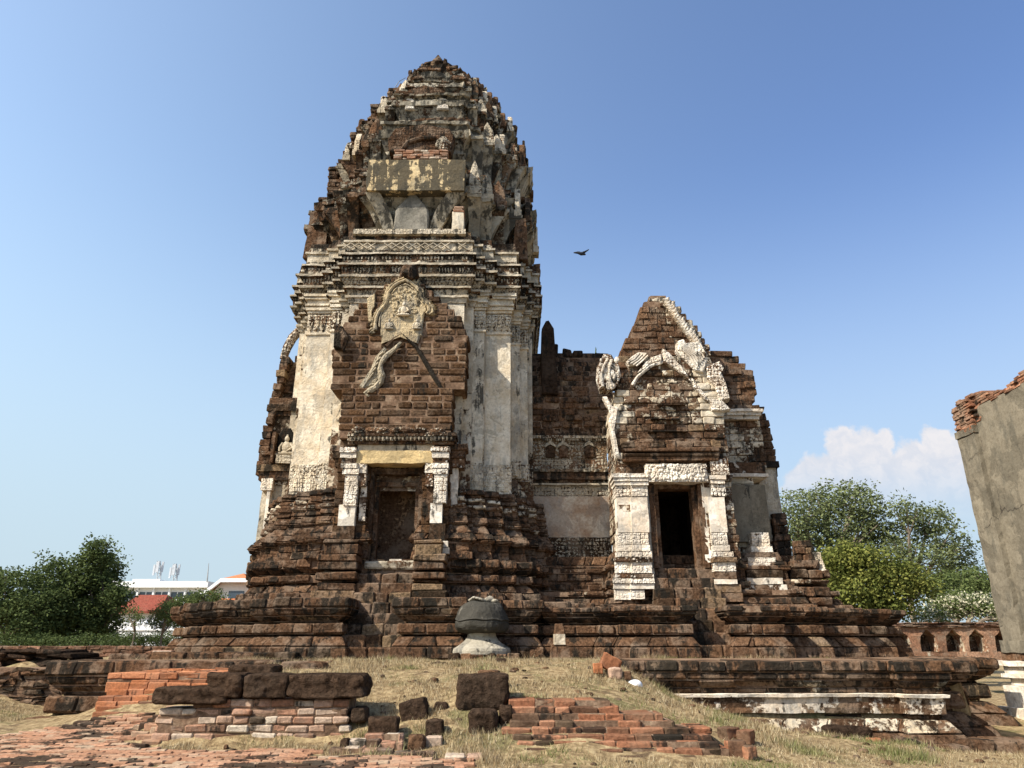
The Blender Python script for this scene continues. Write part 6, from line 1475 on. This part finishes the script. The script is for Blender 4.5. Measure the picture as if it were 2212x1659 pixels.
tree('flame_tree', 'bright yellow green tree just right of the hall steps', 'tree', 42, 1900, [(1830, 1210, 56, 42), (1880, 1225, 60, 50), (1800, 1235, 46, 44), (1930, 1250, 62, 46), (1850, 1280, 64, 46), (1975, 1265, 46, 36), (1910, 1305, 66, 40), (1800, 1290, 36, 36)], 11000, .34, L_yel, .5, G2, .1, .2)
tree('bushy_tree', 'green tree mass low beside the plaster wall', 'tree', 52, 2080, [(2040, 1265, 50, 30), (2090, 1255, 50, 30), (2130, 1265, 42, 32), (2170, 1275, 42, 36), (2060, 1290, 60, 30)], 7000, .32, L_mid, .2, G2, .1, .2)
tree('frangipani_tree', 'frangipani covered in white blossom behind the niche wall', 'tree', 44, 2090, [(2040, 1318, 44, 26), (2085, 1305, 46, 26), (2130, 1312, 46, 28), (2010, 1335, 36, 20), (2165, 1325, 36, 28)], 3500, .26, L_mid, .4, G2, .1, .18, extra=(1500, .2, L_fl))
# ================================================================== bird
bd = thing('bird', 'dark bird gliding in the open sky between tower and hall', 'bird', at(1256, 548, 24))
c = at(1256, 548, 24); M_bird = plain('bird_feathers', (.03, .035, .045), .8, .2)
m = MB(); m.tube([c + Vector((.16, .12, .03)), c + Vector((.09, .05, .02)), c, c + Vector((-.1, -.05, -.01)), c + Vector((-.17, -.1, 0))], [.03, .06, .075, .05, .012], 8); m.build('body', M_bird, bd)
for (tip, mid_) in (((-.30, .02, .06), (-.14, .02, .055)), ((.30, .02, .20), (.12, .02, .07))):
    m = MB(); rt = Vector((mid_[0] * .35, 0, .04)); A_ = [rt + Vector((0, -.07, 0)), Vector(mid_) + Vector((0, -.08, 0)), Vector(tip) + Vector((0, -.01, 0))]; B_ = [rt + Vector((0, .08, 0)), Vector(mid_) + Vector((0, .07, 0)), Vector(tip) + Vector((0, .02, 0))]
    up = Vector((0, 0, .014))
    rows = [[c + A_[i] + up, c + B_[i] + up, c + B_[i] - up, c + A_[i] - up] for i in range(3)]
    m.grid(rows, close=True); m.build('wing', M_bird, bd)

# ================================================================== grass
def blades(N, fn, name, hmin, hmax, green=0.0):
    X, Y = fn(N); Z = gz_arr(X, Y) + np.array([noise.noise((x * 1.6, y * 1.6, 0)) * .035 for x, y in zip(X, Y)])
    n = len(X); an = rng.uniform(0, 2 * np.pi, n); hh = rng.uniform(hmin, hmax, n); w_ = rng.uniform(.004, .009, n); ln = rng.uniform(.2, 1.0, n) * hh; la = rng.uniform(0, 2 * np.pi, n)
    dens = np.array([noise.noise((x * .9, y * .9, 2)) + .5 * noise.noise((x * 3.1, y * 3.1, 4)) for x, y in zip(X, Y)])
    hh *= np.clip(.75 + dens * .9, .25, 1.6)
    p0 = np.stack([X - np.cos(an) * w_, Y - np.sin(an) * w_, Z - .02], 1); p1 = np.stack([X + np.cos(an) * w_, Y + np.sin(an) * w_, Z - .02], 1)
    p2 = np.stack([X + np.cos(la) * ln, Y + np.sin(la) * ln, Z + hh], 1)
    V = np.stack([p0, p1, p2], 1).reshape(-1, 3)
    m = MB(); m.v = V.tolist(); m.f = [[3 * i, 3 * i + 1, 3 * i + 2] for i in range(n)]
    gg = np.clip((np.array([noise.noise((x * .8, y * .8, 11)) for x, y in zip(X, Y)]) - .14) * 4 + green, 0, 1) * rng.uniform(.3, 1, n)
    m.c = [(r, g, 0, 0) for r, g in zip(rng.uniform(0, 1, n), gg)]
    o = m.build(name, M_grass); o['kind'] = 'stuff'; return o
def reg(N):
    X = rng.uniform(-8.9, 9.3, N); Y = 9.6 + (19.5 - 9.6) * rng.uniform(0, 1, N) ** 1.25
    dn = np.array([noise.noise((x * .9, y * .9, 21)) + .5 * noise.noise((x * 2.7, y * 2.7, 8)) for x, y in zip(X, Y)])
    ok = (dn + rng.uniform(-.25, .25, N) > -.22)
    ok &= ~((Y < np.where(X < -2.5, 10.8, 10.15)) & (X < -.4)) & ~((X < -5.25) & (Y < 15.4)) & ~((X > -5.3) & (X < -2.4) & (Y > 11.3) & (Y < 12.0)) & ~((Y > 15.3) & (X > 2.3)) & ~((X < -4.9) & (Y < 17.3)) 
    st = np.interp(Y, [10.2, 11.5], [3.0, 1.3]); ok &= ~((X > 0) & (X < st) & (Y > 10.25) & (Y < 11.55) & (rng.uniform(0, 1, N) > .05))
    return X[ok], Y[ok]
blades(150000, reg, 'dry_grass', .03, .11)
def reg2(N):
    X = rng.uniform(-13, -9.6, N); Y = rng.uniform(13, 17.4, N); return X, Y
blades(14000, reg2, 'dry_grass', .03, .09)
def reg3(N):
    cs2 = [(-2.6, 10.95), (-3.3, 11.2), (-1.4, 10.75), (-.5, 10.4), (.3, 10.1), (-.9, 10.9), (-2.2, 11.3), (.6, 10.4), (-3.9, 11.3), (3.4, 10.7), (-4.4, 14.2), (.35, 11.9), (-1.3, 11.2), (-1.7, 10.2), (-.2, 10.05)] + [(random.uniform(-4, 5), random.uniform(11.5, 17)) for _ in range(22)] + [(random.uniform(3, 7), random.uniform(11, 14)) for _ in range(14)]
    k_ = rng.integers(0, len(cs2), N); c2 = np.array(cs2)[k_]
    return c2[:, 0] + rng.normal(0, .13, N), c2[:, 1] + rng.normal(0, .09, N)
blades(6000, reg3, 'green_weeds', .05, .16, 1.0)

# ================================================================== loose rubble in the grass
m = MB(); X, Y = reg(2600)
for i, (x, y) in enumerate(zip(X, Y)):
    if i > 420: break
    r_ = abs(random.gauss(0, .022)) + .012; z = gz(x, y)
    m.ellip((x, y, z + r_ * .2), (r_ * random.uniform(.8, 1.8), r_, r_ * random.uniform(.5, .9)), (random.random(), 0, .5, 0), 6, 4, r_ * .4)
o = m.build('rubble', M_lat); o['kind'] = 'stuff'
m = MB(); fx = [(-12, -9.4, 15.2), (-5.8, -4.4, 18.85), (-2.7, -1.3, 18.85), (-1.2, 3.2, 20.2), (3.2, 4.7, 19.2), (4.7, 8, 19.2), (2.4, 7.8, 15.4)]
def reg4(N):
    k_ = rng.integers(0, len(fx), N); a_ = np.array(fx)[k_]
    return rng.uniform(a_[:, 0], a_[:, 1]), a_[:, 2] - rng.uniform(0, .22, N)
blades(5000, reg4, 'dry_grass', .04, .16, .1)
